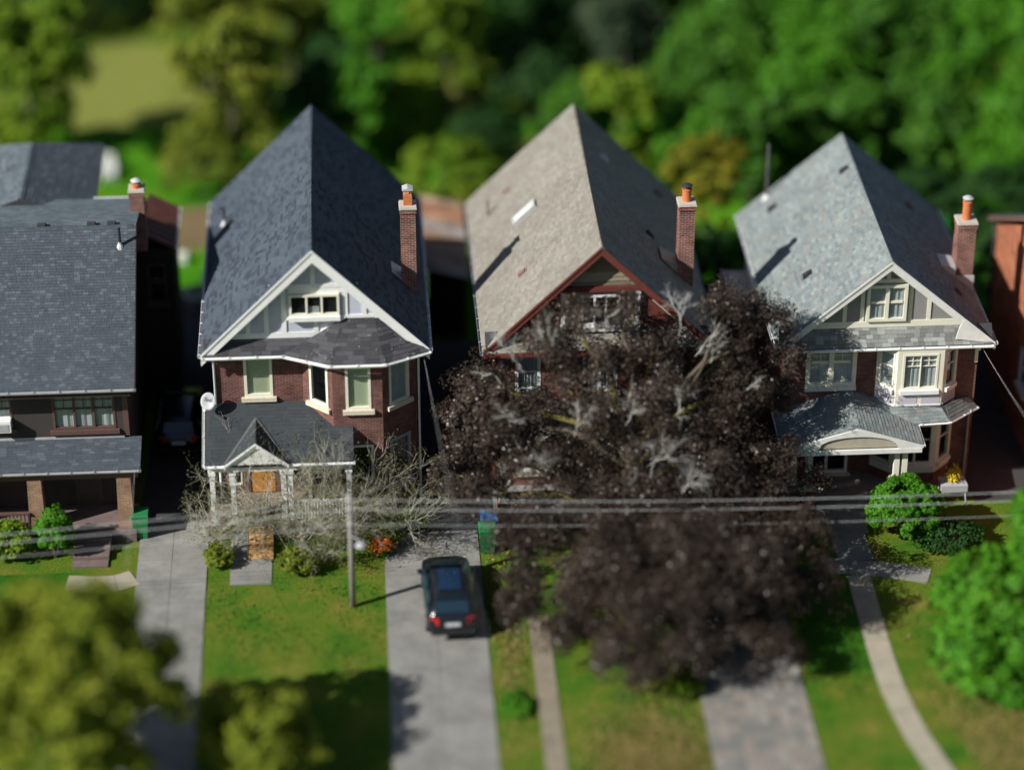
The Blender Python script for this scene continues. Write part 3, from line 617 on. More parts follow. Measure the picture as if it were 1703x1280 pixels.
mb = MB(); mb.lbox(L1, -8.9, -7.9, -.02, .03, .5, 2.55); build(mb, 'front_door', 'plank_dark', h1)
ac = thing('air_conditioner', 'white boxy window air conditioner on the brown stucco house', 'air conditioner', (-11.25, -.5, 4.0))
mb = MB(); mb.lbox(L1, -11.65, -11.0, -0.1, 0.4, 3.97, 4.42); build(mb, 'casing', 'white', ac)
mb = MB(); mb.lbox(L1, -11.6, -11.08, 0.402, 0.41, 4.02, 4.33); gr = build(mb, 'grille', 'grey_trim', ac)
for k in range(6):
    mb = MB(); mb.lbox(L1, -11.6, -11.08, 0.41, 0.425, 4.04 + k * .05, 4.06 + k * .05); build(mb, 'louvre', 'dish_grey', gr)

# ================================================================ dark-roofed house with white gable
h2 = thing('house', 'red brick house with charcoal roof, white-trimmed lavender gable and corner bay', 'house', (0.2, 6, 0), 'houses in the row')
RX, ZE, ZR = 0.22, 6.75, 10.9; xl, xr = -3.95, 4.39
ops2 = [(-2.45, -1.4, 4.72, 6.5), (-2.4, -1.45, 0.56, 2.65), (-3.2, -2.7, .9, 2.4)]
mb = MB(); wall(mb, F0, -3.46, -0.29, 0, 6.85, ops2)
mb.quad((-3.46, 0, 0), (-3.46, 12, 0), (-3.46, 12, 7.1), (-3.46, 0, 7.1)); mb.quad((3.9, 0, 0), (3.9, 12, 0), (3.9, 12, 7.1), (3.9, 0, 7.1))
mb.add([(-3.46, 12, 0), (3.9, 12, 0), (3.9, 12, 7.1), (.22, 12, 10.6), (-3.46, 12, 7.1)], [(0, 1, 2, 3, 4)])
mb.quad((3.85, 0, 0), (3.9, 0, 0), (3.9, 0, 6.85), (3.85, 0, 6.85))
BL, bl = frame((-0.29, 0), (0.8, -1.0)); BF, bf = frame((0.8, -1.0), (2.62, -1.0)); BR, br = frame((2.62, -1.0), (3.85, 0))
obl = [(0.34, 1.26, 4.62, 6.42), (0.34, 1.26, 1.2, 3.0)]; obf = [(.47, 1.4, 4.62, 6.42), (.4, 1.45, 1.2, 3.1)]; obr = [(.32, 1.28, 4.62, 6.42), (.3, 1.3, 1.15, 3.15)]
wall(mb, BL, 0, bl, 0, 6.66, obl); wall(mb, BF, 0, bf, 0, 6.66, obf); wall(mb, BR, 0, br, 0, 6.66, obr)
build(mb, 'wall', 'brick_red', h2)
window(h2, F0, *ops2[0], back='blind_green', trim=.11)
window(h2, BL, *obl[0], trim=.1); window(h2, BF, *obf[0], back='blind_green', trim=.1); window(h2, BR, *obr[0], back='curtain', trim=.1)
window(h2, BR, *obr[1], mat='grey_trim', trim=.1); window(h2, BF, *obf[1], trim=.1); window(h2, F0, *ops2[2], trim=.06, sill=None)
gable_roof(h2, xl, xr, RX, ZE, ZR, -0.4, 12.3, 'roof_dark', tab=(0.2, 0.42), expo=0.15)
rakes(h2, xl, xr, RX, ZE, ZR, ZE, -0.45, 'white', 0.33)
gutter(h2, (xl + .03, -.45, ZE), (xl + .03, 12.3, ZE), (-1, 0, 0), 'white'); gutter(h2, (xr - .03, -.45, ZE), (xr - .03, 12.3, ZE), (1, 0, 0), 'white')
mb = MB(); mb.prism([(-3.6, -.02, 6.9), (4.04, -.02, 6.9), (.22, -.02, 10.72)], (0, .1, 0)); build(mb, 'gable_wall', 'lavender', h2)
gt = [(-3.1, -.02, 7.2, 7.4), ]
def gboard(u0, u1, z0, z1, nm='trim_board', house=h2, mat='white', L=F0, pr=0.055):
    mb = MB(); mb.lbox(L, u0, u1, 0.022, pr, z0, z1); build(mb, nm, mat, house)
gboard(-3.1, 1.25, 7.18, 7.4); gboard(-1.38, 1.85, 9.2, 9.36, pr=.065); gboard(.13, .31, 9.36, 10.4)
for u, z1 in ((-2.2, 8.1), (-1.52, 8.78), (-.88, 9.2)): gboard(u - .085, u + .085, 7.4, z1)
gboard(1.27, 1.45, 8.06, 9.2); gboard(1.97, 2.13, 8.06, 8.65); gboard(-.795, 2.95, 7.9, 8.06, pr=.065); gboard(.2, .36, 7.4, 7.9); gboard(-.68, 1.27, 8.98, 9.2, pr=.05)
mb = MB(); mb.beam((.45, -.04, 7.42), (1.35, -.04, 7.98), 0.04, 0.2, (0, -1, 0)); build(mb, 'trim_board', 'white', h2)
window(h2, ((0, -.03), (1, 0)), -.68, 1.15, 8.14, 8.97, mat='cream', cols=3, trim=.09, sash=.05, sill='white', deep=-.01 + .0, proud=.07, sill_over=.03) if False else None
GL = ((0, -.135), (1, 0))
wo = window(h2, GL, -.68, 1.15, 8.1, 8.97, mat='cream', cols=3, trim=.09, sash=.05, sill='white', deep=0.105, proud=.02, sill_over=.02, back='room_dark')
for c in wo.children:
    if c.name.startswith('blind'): c.name = 'dark_room'
for c in wo.children:
    pass
mb = MB(); mb.box(.05, .42, -.065, -.06, 8.2, 8.46); build(mb, 'paper_box', 'curtain', wo)
# pent roof and bay roof, shingle by shingle
GY, GZ = -.5, 6.72
mb = MB(); mb.prism([(xl + .1, GY, GZ), (xl + .1, -.02, 7.2), (xl + .1, -.02, 7.08), (xl + .1, GY, GZ - .1)], (4.0, 0, 0)); pent = build(mb, 'pent_roof', 'deck_dark', h2)
pv = (0, .48, .48); plen = math.hypot(.48, .48)
shingles(pent, (xl + .12, GY, GZ), (1, 0, 0), pv, [(0, 0), (3.0, 0), (4.0, plen), (.1, plen)], 'roof_pent_dark', (0.3, 0.55), 0.17, 0.014, True)
A, B, Cc, D = Vector((-.95, -.5, GZ)), Vector((.74, -1.36, GZ)), Vector((2.72, -1.36, GZ)), Vector((4.4, -.5, GZ)); PLk, PRk = Vector((1.24, -.06, 7.93)), Vector((2.4, -.06, 7.93))
mb = MB()
for tri in ((A, B, PLk), (B, Cc, PRk, PLk), (Cc, D, PRk)): mb.quad(*tri)
mb.quad(A, B, Cc, D); mb.quad(A, PLk, PRk, D)
bay = build(mb, 'bay_roof', 'deck_dark', h2)
def face_shingles(parent, e0, e1, tops, mat, tab, expo, th=.014, singly=True):
    u = (e1 - e0).normalized(); n = u.cross(tops[0] - e0).normalized(); v = n.cross(u).normalized()
    if v.z < 0: v = -v
    poly = [(0, 0), ((e1 - e0).length, 0)] + [((p - e0).dot(u), (p - e0).dot(v)) for p in tops]
    return shingles(parent, e0, u, v, poly, mat, tab, expo, th, singly)
face_shingles(bay, A, B, [PLk], 'roof_pent_dark', (0.3, 0.6), 0.17); face_shingles(bay, B, Cc, [PRk, PLk], 'roof_pent_dark', (0.3, 0.6), 0.17); face_shingles(bay, Cc, D, [PRk], 'roof_pent_dark', (0.3, 0.6), 0.17)
mb = MB()
for k in range(42):
    f_ = rnd.choice([(A, B, PLk), (B, Cc, PLk), (Cc, PRk, PLk), (Cc, D, PRk)]); a, b_ = rnd.random(), rnd.random()
    if a + b_ > 1: a, b_ = 1 - a, 1 - b_
    p = f_[0] + (f_[1] - f_[0]) * a + (f_[2] - f_[0]) * b_ + Vector((0, -.01, .03)); s = rnd.uniform(.008, .022)
    mb.quad(p + Vector((-s, 0, 0)), p + Vector((0, -s, -s * .6)), p + Vector((s, 0, 0)), p + Vector((0, s * .8, s * .6)))
build(mb, 'droppings', 'flashing', bay, kind='stuff')
gutter(h2, (xl + .02, GY, GZ), (A.x, GY, GZ), (0, -1, 0)); gutter(h2, A, B, (-.45, -.89, 0)); gutter(h2, B, Cc, (0, -1, 0)); gutter(h2, Cc, D, (.45, -.89, 0))
downspout(h2, -3.52, -.06, 0, 6.6); downspout(h2, 3.98, -.06, 0, 6.6)
chimney(h2, 3.5, 4.06, 3.25, 3.85, 4.5, 10.62, 'square', 'flashing', .42)
pipe(h2, -3.3, 9.0, roof_pt(xl, ZE, RX, ZR, -3.3), .7, .045, hook=True)
mb = MB(); mb.hexa([(3.1, 3.3, 7.98), (3.5, 3.3, 7.6), (3.5, 4.2, 7.6), (3.1, 4.2, 7.98), (3.1, 3.3, 8.04), (3.5, 3.3, 7.75), (3.5, 4.2, 7.75), (3.1, 4.2, 8.04)]); build(mb, 'chimney_flashing', 'flashing', h2)
# porch
QY, QZ, QT = -2.3, 3.2, 4.48; qx0, qx1 = -3.95, 1.5; ql = math.hypot(QY, QT - QZ)
mb = MB(); mb.prism([(qx0, -.01, QT), (qx0, QY, QZ), (qx0, QY, QZ - .12), (qx0, -.01, QT - .14)], (qx1 - qx0, 0, 0)); pf = build(mb, 'porch_roof', 'deck_dark', h2)
shingles(pf, (qx0, QY, QZ), (1, 0, 0), (0, -QY, QT - QZ), [(0, 0), (qx1 - qx0, 0), (qx1 - qx0, ql), (.3, ql)], 'roof_porch', (0.25, 0.5), 0.16, .01)
mb = MB(); dx, dz = -2.05, 4.12
mb.prism([(dx - 1.16, QY - .08, QZ + .02), (dx, QY - .08, dz), (dx + 1.16, QY - .08, QZ + .02)], (0, 1.75, 0)); dm = build(mb, 'porch_gable', 'deck_dark', h2)
dl = math.hypot(1.16, dz - QZ)
shingles(dm, (dx - 1.16, QY - .1, QZ + .03), (0, 1, 0), (1.16, 0, dz - QZ), [(0, 0), (.25, 0), (1.75, dl), (0, dl)], 'roof_porch', (0.25, 0.5), 0.16, .01)
shingles(dm, (dx + 1.16, QY - .1, QZ + .03), (0, 1, 0), (-1.16, 0, dz - QZ), [(0, 0), (.25, 0), (1.75, dl), (0, dl)], 'roof_porch', (0.25, 0.5), 0.16, .01)
rakes(h2, dx - 1.18, dx + 1.18, dx, QZ + .03, dz + .03, QZ + .03, QY - .16, 'white', .13, .05, name='porch_barge')
mb = MB(); mb.prism([(dx - .95, QY - .1, QZ + .04), (dx, QY - .1, dz - .1), (dx + .95, QY - .1, QZ + .04)], (0, .018, 0)); build(mb, 'pediment', 'white_old', h2)
gutter(h2, (qx0, QY, QZ), (dx - 1.2, QY, QZ), (0, -1, 0)); gutter(h2, (dx + 1.2, QY, QZ), (qx1 + .05, QY, QZ), (0, -1, 0)); gutter(h2, (qx0 + .02, QY, QZ), (qx0 + .02, -.1, QT - .1), (-1, 0, 0), r=.05)
mb = MB(); mb.box(qx0 + .1, qx1 - .1, QY + .12, QY + .3, QZ - .38, QZ - .13); build(mb, 'porch_beam', 'white', h2)
for sgn in (-1, 1):
    mb = MB(); mb.beam((dx + sgn * 1.14, QY - .02, QZ + .06), (dx, QY + 1.66, dz + .06), .1, .02); build(mb, 'valley_flashing', 'valley_grey', h2)
for x in (-3.7, -2.95, -1.1, -.85, 1.3): post(h2, x, QY + .2, .56, QZ - .38)
mb = MB(); mb.box(-3.9, 1.5, QY, -.01, 0, .55); build(mb, 'porch_floor', 'wood_post', h2)
for (a, b_) in ((-.75, 1.2),):
    mb = MB(); mb.box(a, b_, QY + .15, QY + .25, 1.4, 1.47); mb.box(a, b_, QY + .16, QY + .24, .68, .74); build(mb, 'porch_rail', 'white', h2)
    n = 17
    for k in range(n):
        mb = MB(); x = a + .06 + (b_ - a - .12) * k / (n - 1); mb.lathe((x, QY + .2, .74), [(.022, 0), (.035, .15), (.018, .35), (.03, .6), (.022, .66)], 6); build(mb, 'baluster', 'white', h2)
mb = MB(); mb.lbox(F0, -2.37, -1.48, -.09, -.03, .58, 2.62); dr = build(mb, 'front_door', 'wood_door', h2)
mb = MB(); mb.lbox(F0, -2.18, -1.67, -.03, -.02, 1.55, 2.35); build(mb, 'pane', 'glass', dr)
mb = MB(); mb.lathe((-1.58, .0, 1.5), [(.01, -.05), (.035, -.03), (.035, .03), (.01, .05)], 8); build(mb, 'handle', 'metal', dr)
for k in range(5):
    mb = MB(); z = .5 - .1 * k; mb.box(-2.45, -1.55, QY - .01 - .3 * (k + 1), QY - .02 - .3 * k, z - .1, z); build(mb, 'step', 'plank_tan', h2)
    mb = MB(); mb.box(-3.05, -2.47, QY - .01 - .3 * (k + 1), QY - .02 - .3 * k, 0, z); build(mb, 'step', 'concrete', h2)
# satellite dish
sd_ = thing('satellite_dish', 'small grey satellite dish mounted by the porch roof of the white-gabled house', 'satellite dish', (-3.7, -.35, 4.3))
c = Vector((-3.78, -.5, 4.86)); nrm = Vector((-.25, -.85, .46)).normalized(); ax = nrm.cross(Vector((0, 0, 1))).normalized(); ay = ax.cross(nrm); ay = ay if ay.z > 0 else -ay
mb = MB(); rings = [(0, -.07), (.12, -.06), (.22, -.035), (.31, 0), (.31, -.015), (.12, -.08), (0.001, -.09)]; N = 24
for i, (r_, h_) in enumerate(rings):
    for k in range(N): th = 6.28318 * k / N; mb.v.append(tuple(c + ax * r_ * math.cos(th) * .92 + ay * r_ * math.sin(th) * 1.08 + nrm * h_))
for i in range(len(rings) - 1):
    for k in range(N): mb.f.append((i * N + k, i * N + (k + 1) % N, (i + 1) * N + (k + 1) % N, (i + 1) * N + k))
dish = build(mb, 'reflector', 'dish_grey', sd_, smooth=True)
mb = MB(); mb.tube([c - nrm * .06, c - nrm * .25 - ay * .05, (-3.6, -.12, 4.5), (-3.47, .02, 4.4)], .025, 6); build(mb, 'mast', 'metal', sd_)
mb = MB(); hd = c + nrm * .3 - ay * .33 - ax * .0; mb.tube([c - ay * .3, hd], .015, 6); build(mb, 'feed_arm', 'metal', sd_)
mb = MB(); mb.tube([hd - nrm * .05 + ay * .02, hd + nrm * .07 + ay * .02], .05, 8); build(mb, 'feed_horn', 'white', sd_)
fc = bpy.data.curves.new('lettering', 'FONT'); fc.body = 'Bell'; fc.size = .2; fc.align_x = 'CENTER'; fc.align_y = 'CENTER'; fc.extrude = .002; fc.materials.append(M['print_dark'])
fo = bpy.data.objects.new('lettering', fc); col.objects.link(fo); fo.parent = dish
me_ = bpy.data.meshes.new_from_object(fo); bpy.data.objects.remove(fo); fo = bpy.data.objects.new('lettering', me_); col.objects.link(fo); fo.parent = dish
right = nrm.cross(ay); right = right if right.x > 0 else -right
mtx = Matrix((right, ay, right.cross(ay))).transposed(); fo.rotation_euler = mtx.to_euler(); fo.location = c + ay * .06 - nrm * .012 - ORG[sd_.name]

# ================================================================ pink-roofed house behind the maple
h3 = thing('house', 'brick house with pinkish-grey roof and red-brown barge boards behind purple tree', 'house', (10.65, 6, 0), 'houses in the row')
RX, ZE, ZR = 10.65, 6.5, 10.7; xl, xr = 6.34, 14.96
ops3 = [(10.05, 11.35, 4.55, 6.2), (7.55, 8.5, 4.6, 6.2), (12.9, 13.8, 4.6, 6.2), (10.0, 11.0, .55, 2.6), (7.6, 9.2, 1.1, 2.6), (12.2, 13.8, 1.1, 2.6)]
mb = MB(); wall(mb, F0, 6.8, 14.5, 0, 6.6, ops3)
mb.quad((6.8, 0, 0), (6.8, 12, 0), (6.8, 12, 6.9), (6.8, 0, 6.9)); mb.quad((14.5, 0, 0), (14.5, 12, 0), (14.5, 12, 6.9), (14.5, 0, 6.9)); mb.add([(6.8, 12, 0), (14.5, 12, 0), (14.5, 12, 6.9), (RX, 12, 10.4), (6.8, 12, 6.9)], [(0, 1, 2, 3, 4)])
build(mb, 'wall', 'brick_dark', h3)
for o_ in ops3[:3]: window(h3, F0, *o_, mat='white', trim=.12, mid=.5, back='curtain', cols=2 if o_[1] - o_[0] > 1.2 else 1)
for o_ in ops3[4:]: window(h3, F0, *o_, mat='white', trim=.1, cols=2)
mb = MB(); mb.lbox(F0, 10.02, 10.98, -.1, -.04, .56, 2.58); build(mb, 'front_door', 'plank_dark', h3)
gable_roof(h3, xl, xr, RX, ZE, ZR, -.4, 12.2, 'roof_pink', tab=(0.17, 0.34), expo=0.135)
rakes(h3, xl, xr, RX, ZE, ZR, ZE, -.45, 'red_trim', .22)
gutter(h3, (xl + .03, -.45, ZE), (xl + .03, 12.2, ZE), (-1, 0, 0), 'grey_trim'); gutter(h3, (xr - .03, -.45, ZE), (xr - .03, 12.2, ZE), (1, 0, 0), 'grey_trim')
mb = MB(); mb.prism([(7.3, .1, 6.9), (14.0, .1, 6.9), (RX, .1, 10.25)], (0, .08, 0)); build(mb, 'gable_wall', 'beige_stucco', h3)
for k in range(9):     # cedar boards across the peak
    z0 = 8.95 + k * .18; z1 = z0 + .175; hw0 = 10.32 - z0 ; hw1 = max(10.32 - z1, 0.02)
    mb = MB(); mb.prism([(RX - hw0, -.05, z0), (RX + hw0, -.05, z0), (RX + hw1, -.02, z1), (RX - hw1, -.02, z1)], (0, .06, 0)); build(mb, 'siding_board', 'cedar', h3)
mb = MB(); mb.box(RX - 1.75, RX + 1.75, -.12, .06, 8.72, 8.93); build(mb, 'gable_beam', 'red_trim', h3)
window(h3, ((0, .0), (1, 0)), 9.95, 11.4, 7.25, 8.55, mat='white', cols=3, trim=.1, deep=.097, proud=.03, sill='white', back='room_dark')  # near-black panel behind this glass stands in for the unlit room
for x in (9.3, 12.05): post(h3, x, -.02, 7.2, 8.72, .07, 'white', 'balcony_post')
for s_ in (-1, 1):
    mb = MB(); x0_, x1_ = RX + s_ * 1.4, RX + s_ * 3.0; mb.prism([(x0_, .06, 7.15), (x1_, .06, 7.15), (x0_, .06, 8.7)], (0, .03, 0)); build(mb, 'gable_panel', 'red_trim', h3)
mb = MB(); mb.prism([(xl + .1, -.5, 6.5), (xl + .1, .09, 7.1), (xl + .1, .09, 6.98), (xl + .1, -.5, 6.4)], (8.4, 0, 0)); pn = build(mb, 'pent_roof', 'deck_dark', h3)
shingles(pn, (xl + .12, -.5, 6.5), (1, 0, 0), (0, .59, .6), [(0, 0), (8.38, 0), (7.8, .84), (.6, .84)], 'roof_pink', (0.17, .34), .135)
mb = MB(); mb.box(xl + .05, xr - .05, -.6, -.5, 6.36, 6.5); build(mb, 'fascia', 'red_trim', h3)
def on_left(xl, ze, xc, zr, x): return ze + (zr - ze) * (x - xl) / (xc - xl)
# skylight: long side up the slope
zs = lambda x: ZE + (ZR - ZE) * (x - xl) / (RX - xl)
x0, x1, y0, y1 = 7.98, 8.82, 6.6, 7.15; nn = Vector((-(ZR - ZE), 0, RX - xl)).normalized()
def sk(x, y, h): return Vector((x, y, zs(x))) + nn * h
mb = MB()
def rim(xa, xb, ya, yb): mb.hexa([sk(xa, ya, 0), sk(xb, ya, 0), sk(xb, yb, 0), sk(xa, yb, 0), sk(xa, ya, .16), sk(xb, ya, .16), sk(xb, yb, .16), sk(xa, yb, .16)])
e_ = .06
rim(x0, x1, y0, y0 + e_); rim(x0, x1, y1 - e_, y1); rim(x0, x0 + e_, y0 + e_, y1 - e_); rim(x1 - e_ * 2, x1, y0 + e_, y1 - e_)
sl_ = build(mb, 'skylight', 'flashing', h3)
mb = MB(); mb.quad(sk(x0 + e_, y0 + e_, .13), sk(x1 - 2 * e_, y0 + e_, .13), sk(x1 - 2 * e_, y1 - e_, .13), sk(x0 + e_, y1 - e_, .13)); build(mb, 'pane', 'skyglass', sl_)
pipe(h3, 7.05, 9.4, zs(7.05), .7, .06, 'wood_post', 'wood_post')
for x, y in ((7.85, 10.0), (8.0, 2.7)): box_vent(h3, x, y, zs(x), 1, 'vent_pink', .11)
zr_ = lambda x: ZE + (ZR - ZE) * (xr - x) / (xr - RX)
for x, y, mt in ((11.6, 9.0, 'flashing'), (13.9, 10.3, 'deck_dark'), (13.0, 5.0, 'deck_dark')): box_vent(h3, x, y, zr_(x), -1, mt, .11)
chimney(h3, 13.9, 14.5, 3.3, 3.95, 5.0, 10.4, 'round', 'black_pipe', .5)
mb = MB(); mb.hexa([(13.3, 3.35, 8.2), (13.9, 3.35, 7.6), (13.9, 4.3, 7.6), (13.3, 4.3, 8.2), (13.3, 3.35, 8.26), (13.9, 3.35, 7.95), (13.9, 4.3, 7.95), (13.3, 4.3, 8.26)]); build(mb, 'chimney_flashing', 'beige_stucco', h3)
mb = MB(); mb.prism([(6.6, -.01, 4.15), (6.6, -2.4, 3.2), (6.6, -2.4, 3.08), (6.6, -.01, 4.0)], (8.0, 0, 0)); p3 = build(mb, 'porch_roof', 'deck_dark', h3)
shingles(p3, (6.6, -2.4, 3.2), (1, 0, 0), (0, 2.39, .95), [(0, 0), (8, 0), (8, 2.57), (0, 2.57)], 'roof_pink', (.2, .4), .14, .012)
mb = MB(); mb.box(6.7, 14.5, -2.3, -2.12, 2.8, 3.07); build(mb, 'porch_beam', 'white', h3)
for x in (7.0, 10.0, 11.6, 14.2):
    post(h3, x, -2.2, 1.2, 2.8, .13); mb = MB(); mb.box(x - .25, x + .25, -2.45, -1.95, 0, 1.2); build(mb, 'porch_pier', 'brick_dark', h3)
mb = MB(); mb.box(6.7, 14.5, -2.5, -.01, 0, .5); build(mb, 'porch_floor', 'concrete', h3)
downspout(h3, 6.75, -.06, 0, 6.4, 'red_trim')
mb = MB(); mb.box(6.98, 7.1, -.14, -.02, 5.7, 6.0); build(mb, 'wall_lamp', 'white', h3)

# ================================================================ grey-roofed house with cream gable (right)
h4 = thing('house', 'brick house with mottled grey roof, cream-trimmed gable and arched porch', 'house', (21.2, 5.5, 0), 'houses in the row')
RX, ZE, ZR = 21.27, 6.3, 9.77; xl, xr = 17.2, 25.35
ops4 = [(18.4, 20.3, 4.42, 6.08), (18.6, 20.2, .6, 2.5), (18.0, 18.5, 1, 2.4)]
mb = MB(); wall(mb, F0, 17.6, 21.05, 0, 6.5, ops4); wall(mb, F0, 24.1, 24.85, 0, 6.5)
mb.quad((17.6, 0, 0), (17.6, 10.4, 0), (17.6, 10.4, 6.6), (17.6, 0, 6.6)); mb.quad((24.85, 0, 0), (24.85, 10.4, 0), (24.85, 10.4, 6.6), (24.85, 0, 6.6)); mb.add([(17.6, 10.4, 0), (24.85, 10.4, 0), (24.85, 10.4, 6.6), (RX, 10.4, 9.6), (17.6, 10.4, 6.6)], [(0, 1, 2, 3, 4)])
build(mb, 'wall', 'brick_red', h4)
window(h4, F0, *ops4[0], mat='cream', cols=2, trim=.16, sash=.12, mid=.62, grid=(2, 2), sill='white_old', back='curtain', proud=.06, sill_over=.02)
window(h4, F0, *ops4[1], mat='white', cols=2, trim=.1)
gable_roof(h4, xl, xr, RX, ZE, ZR, -.4, 10.75, 'roof_grey', tab=(0.18, 0.38), expo=0.14)
rakes(h4, xl, xr, RX, ZE, ZR, ZE, -.45, 'white_old', .25)
gutter(h4, (xl + .03, -.45, ZE), (xl + .03, 10.75, ZE), (-1, 0, 0), 'white'); gutter(h4, (xr - .03, -.45, ZE), (xr - .03, 10.75, ZE), (1, 0, 0), 'white')
mb = MB(); mb.prism([(17.9, -.02, 6.6), (24.64, -.02, 6.6), (RX, -.02, 9.55)], (0, .1, 0)); build(mb, 'gable_wall', 'pebbledash', h4)
gk = dict(house=h4, mat='cream')
gboard(18.25, 24.3, 6.88, 7.13, pr=.07, **gk); gboard(20.35, 22.2, 8.72, 8.88, pr=.065, **gk); gboard(21.19, 21.35, 8.88, 9.42, **gk)
for u, z1 in ((19.72, 8.02), (20.36, 8.72), (22.15, 8.72), (22.85, 8.0)): gboard(u - .075, u + .075, 7.13, z1, **gk)
w4 = window(h4, ((0, -.14), (1, 0)), 20.5, 22.0, 7.16, 8.66, mat='cream', cols=2, trim=.12, sash=.09, mid=.52, sill=None, deep=.11, proud=.02, back='curtain')
for c_ in w4.children:
    if c_.name.startswith('curtain'): c_.location.y -= .002
mb = MB(); mb.prism([(23.85, -.46, 6.5), (25.1, -.46, 6.32), (24.1, -.46, 7.3), (23.95, -.46, 6.95)], (0, .05, 0)); br_ = build(mb, 'gable_bracket', 'white_old', h4)
mb = MB(); mb.prism([(xl + .1, -.5, 6.27), (xl + .1, -.02, 6.9), (xl + .1, -.02, 6.78), (xl + .1, -.5, 6.17)], (7.95, 0, 0)); p4 = build(mb, 'pent_roof', 'deck_dark', h4)
shingles(p4, (xl + .12, -.5, 6.27), (1, 0, 0), (0, .48, .63), [(0, 0), (7.9, 0), (7.2, .79), (.7, .79)], 'roof_pent_grey', (.2, .34), .16, .014, True)
gutter(h4, (xl + .05, -.52, 6.27), (xr - .02, -.52, 6.27), (0, -1, 0))
mb = MB(); mb.prism([(24.72, -.02, 5.3), (24.84, -.02, 5.3), (24.84, -.02, 6.15), (24.72, -.02, 6.15)], (0, -.1, 0)); mb.box(24.72, 24.84, -.4, -.12, 5.95, 6.15); build(mb, 'eave_bracket', 'cream', h4)
# upper bay
VL, vl = frame((21.05, 0), (21.72, -.62)); VF, vf = frame((21.72, -.62), (23.46, -.62)); VR, vr = frame((23.46, -.62), (24.1, 0))
mb = MB(); oL = [(.14, vl - .12, 4.5, 6.0)]; oF = [(.2, vf - .2, 4.5, 6.0)]; oR = [(.14, vr - .12, 4.5, 6.0)]
wall(mb, VL, 0, vl, 3.75, 6.2, oL); wall(mb, VF, 0, vf, 3.75, 6.2, oF); wall(mb, VR, 0, vr, 3.75, 6.2, oR); by = build(mb, 'bay', 'cream', h4)
window(h4, VL, *oL[0], mat='cream', trim=.06, mid=.6, sill='white', back='curtain', sill_over=.02); window(h4, VF, *oF[0], mat='cream', trim=.08, cols=2, sash=.02, mid=.66, grid=(2, 2), sill='white', back='curtain', sill_over=.06); window(h4, VR, *oR[0], mat='cream', trim=.06, mid=.6, sill='white', back=None, sill_over=.02)
for L_, n_, ln in ((VL, 1, vl), (VF, 2, vf), (VR, 1, vr)):
    for k in range(n_):
        a = .1 + k * ln / n_; b_ = (k + 1) * ln / n_ - .06; mb = MB(); mb.lbox(L_, a, b_, .003, .012, 3.86, 4.24); build(mb, 'bay_panel', 'lilac_panel', by)
        mb = MB(); mb.lbox(L_, a - .04, b_ + .04, .003, .03, 3.8, 3.858); build(mb, 'bay_moulding', 'white', by)
# apron roof under the bay
e0, e1, e2 = Vector((21.6, -1.25, 3.35)), Vector((23.75, -1.1, 3.35)), Vector((25.0, -.05, 3.35)); t0, t1, t2 = Vector((21.5, -.6, 3.72)), Vector((23.46, -.63, 3.74)), Vector((24.6, 0, 3.8))
mb = MB(); mb.quad(e0, e1, t1, t0); mb.quad(e1, e2, t2, t1); mb.quad(e0, e1, e2, t2); ap = build(mb, 'apron_roof', 'deck_dark', h4)
face_shingles(ap, e0, e1, [t1, t0], 'roof_grey', (.2, .34), .14, .014, False); face_shingles(ap, e1, e2, [t2, t1], 'roof_grey', (.2, .34), .14, .014, False)
gutter(h4, e0, e1, (0, -1, 0), r=.05); gutter(h4, e1, e2, (.6, -.78, 0), r=.05)
# lower bay
WL, wl_ = frame((21.05, 0), (21.8, -.72)); WF, wf = frame((21.8, -.72), (23.4, -.72)); WR, wr_ = frame((23.4, -.72), (24.1, 0))
mb = MB(); oL = [(.14, wl_ - .12, 1.3, 3.0)]; oF = [(.15, wf - .15, 1.3, 3.0)]; oR = [(.14, wr_ - .12, 1.3, 3.0)]
wall(mb, WL, 0, wl_, .9, 3.7, oL); wall(mb, WF, 0, wf, .9, 3.7, oF); wall(mb, WR, 0, wr_, .9, 3.7, oR); build(mb, 'lower_bay', 'cream', h4)
window(h4, WL, *oL[0], mat='cream', trim=.06, mid=.6, sill='cream', sill_over=.02); window(h4, WF, *oF[0], mat='cream', trim=.08, cols=2, mid=.62, sill='cream', sill_over=.05); window(h4, WR, *oR[0], mat='cream', trim=.06, mid=.6, sill='cream', sill_over=.02)
mb = MB(); mb.prism([(21.05, -.02, 0), (21.8, -.7, 0), (23.4, -.7, 0), (24.1, -.02, 0)], (0, 0, .9)); build(mb, 'bay_base', 'brick_red', h4)
downspout(h4, 24.7, -.06, 0, 3.4, 'grey_trim')
# porch with arched pediment
gx0, gx1, gc, gz, ga = 17.25, 22.5, 20.05, 3.2, 4.0; gy = -2.45
lL = math.hypot(gc - gx0, ga - gz); lR = math.hypot(gx1 - gc, ga - gz)
mb = MB(); mb.prism([(gx0, gy, gz), (gc, gy, ga), (gx1, gy, gz), (gx1, gy, gz - .1), (gx0, gy, gz - .1)], (0, 2.43, .22)); pg = build(mb, 'porch_roof', 'deck_dark', h4)
shingles(pg, (gx0, gy, gz), (0, 2.43, .22), (gc - gx0, 0, ga - gz), [(0, 0), (2.44, 0), (2.44, lL), (0, lL)], 'roof_grey', (.2, .36), .14)
shingles(pg, (gx1, gy, gz), (0, 2.43, .22), (gc - gx1, 0, ga - gz), [(0, 0), (2.44, 0), (2.44, lR), (0, lR)], 'roof_grey', (.2, .36), .14)
mb = MB(); N = 14       # pediment board with an arched cut-out
top = lambda x: (gz + (ga - gz) * (x - gx0) / (gc - gx0)) if x < gc else (gz + (ga - gz) * (gx1 - x) / (gx1 - gc))
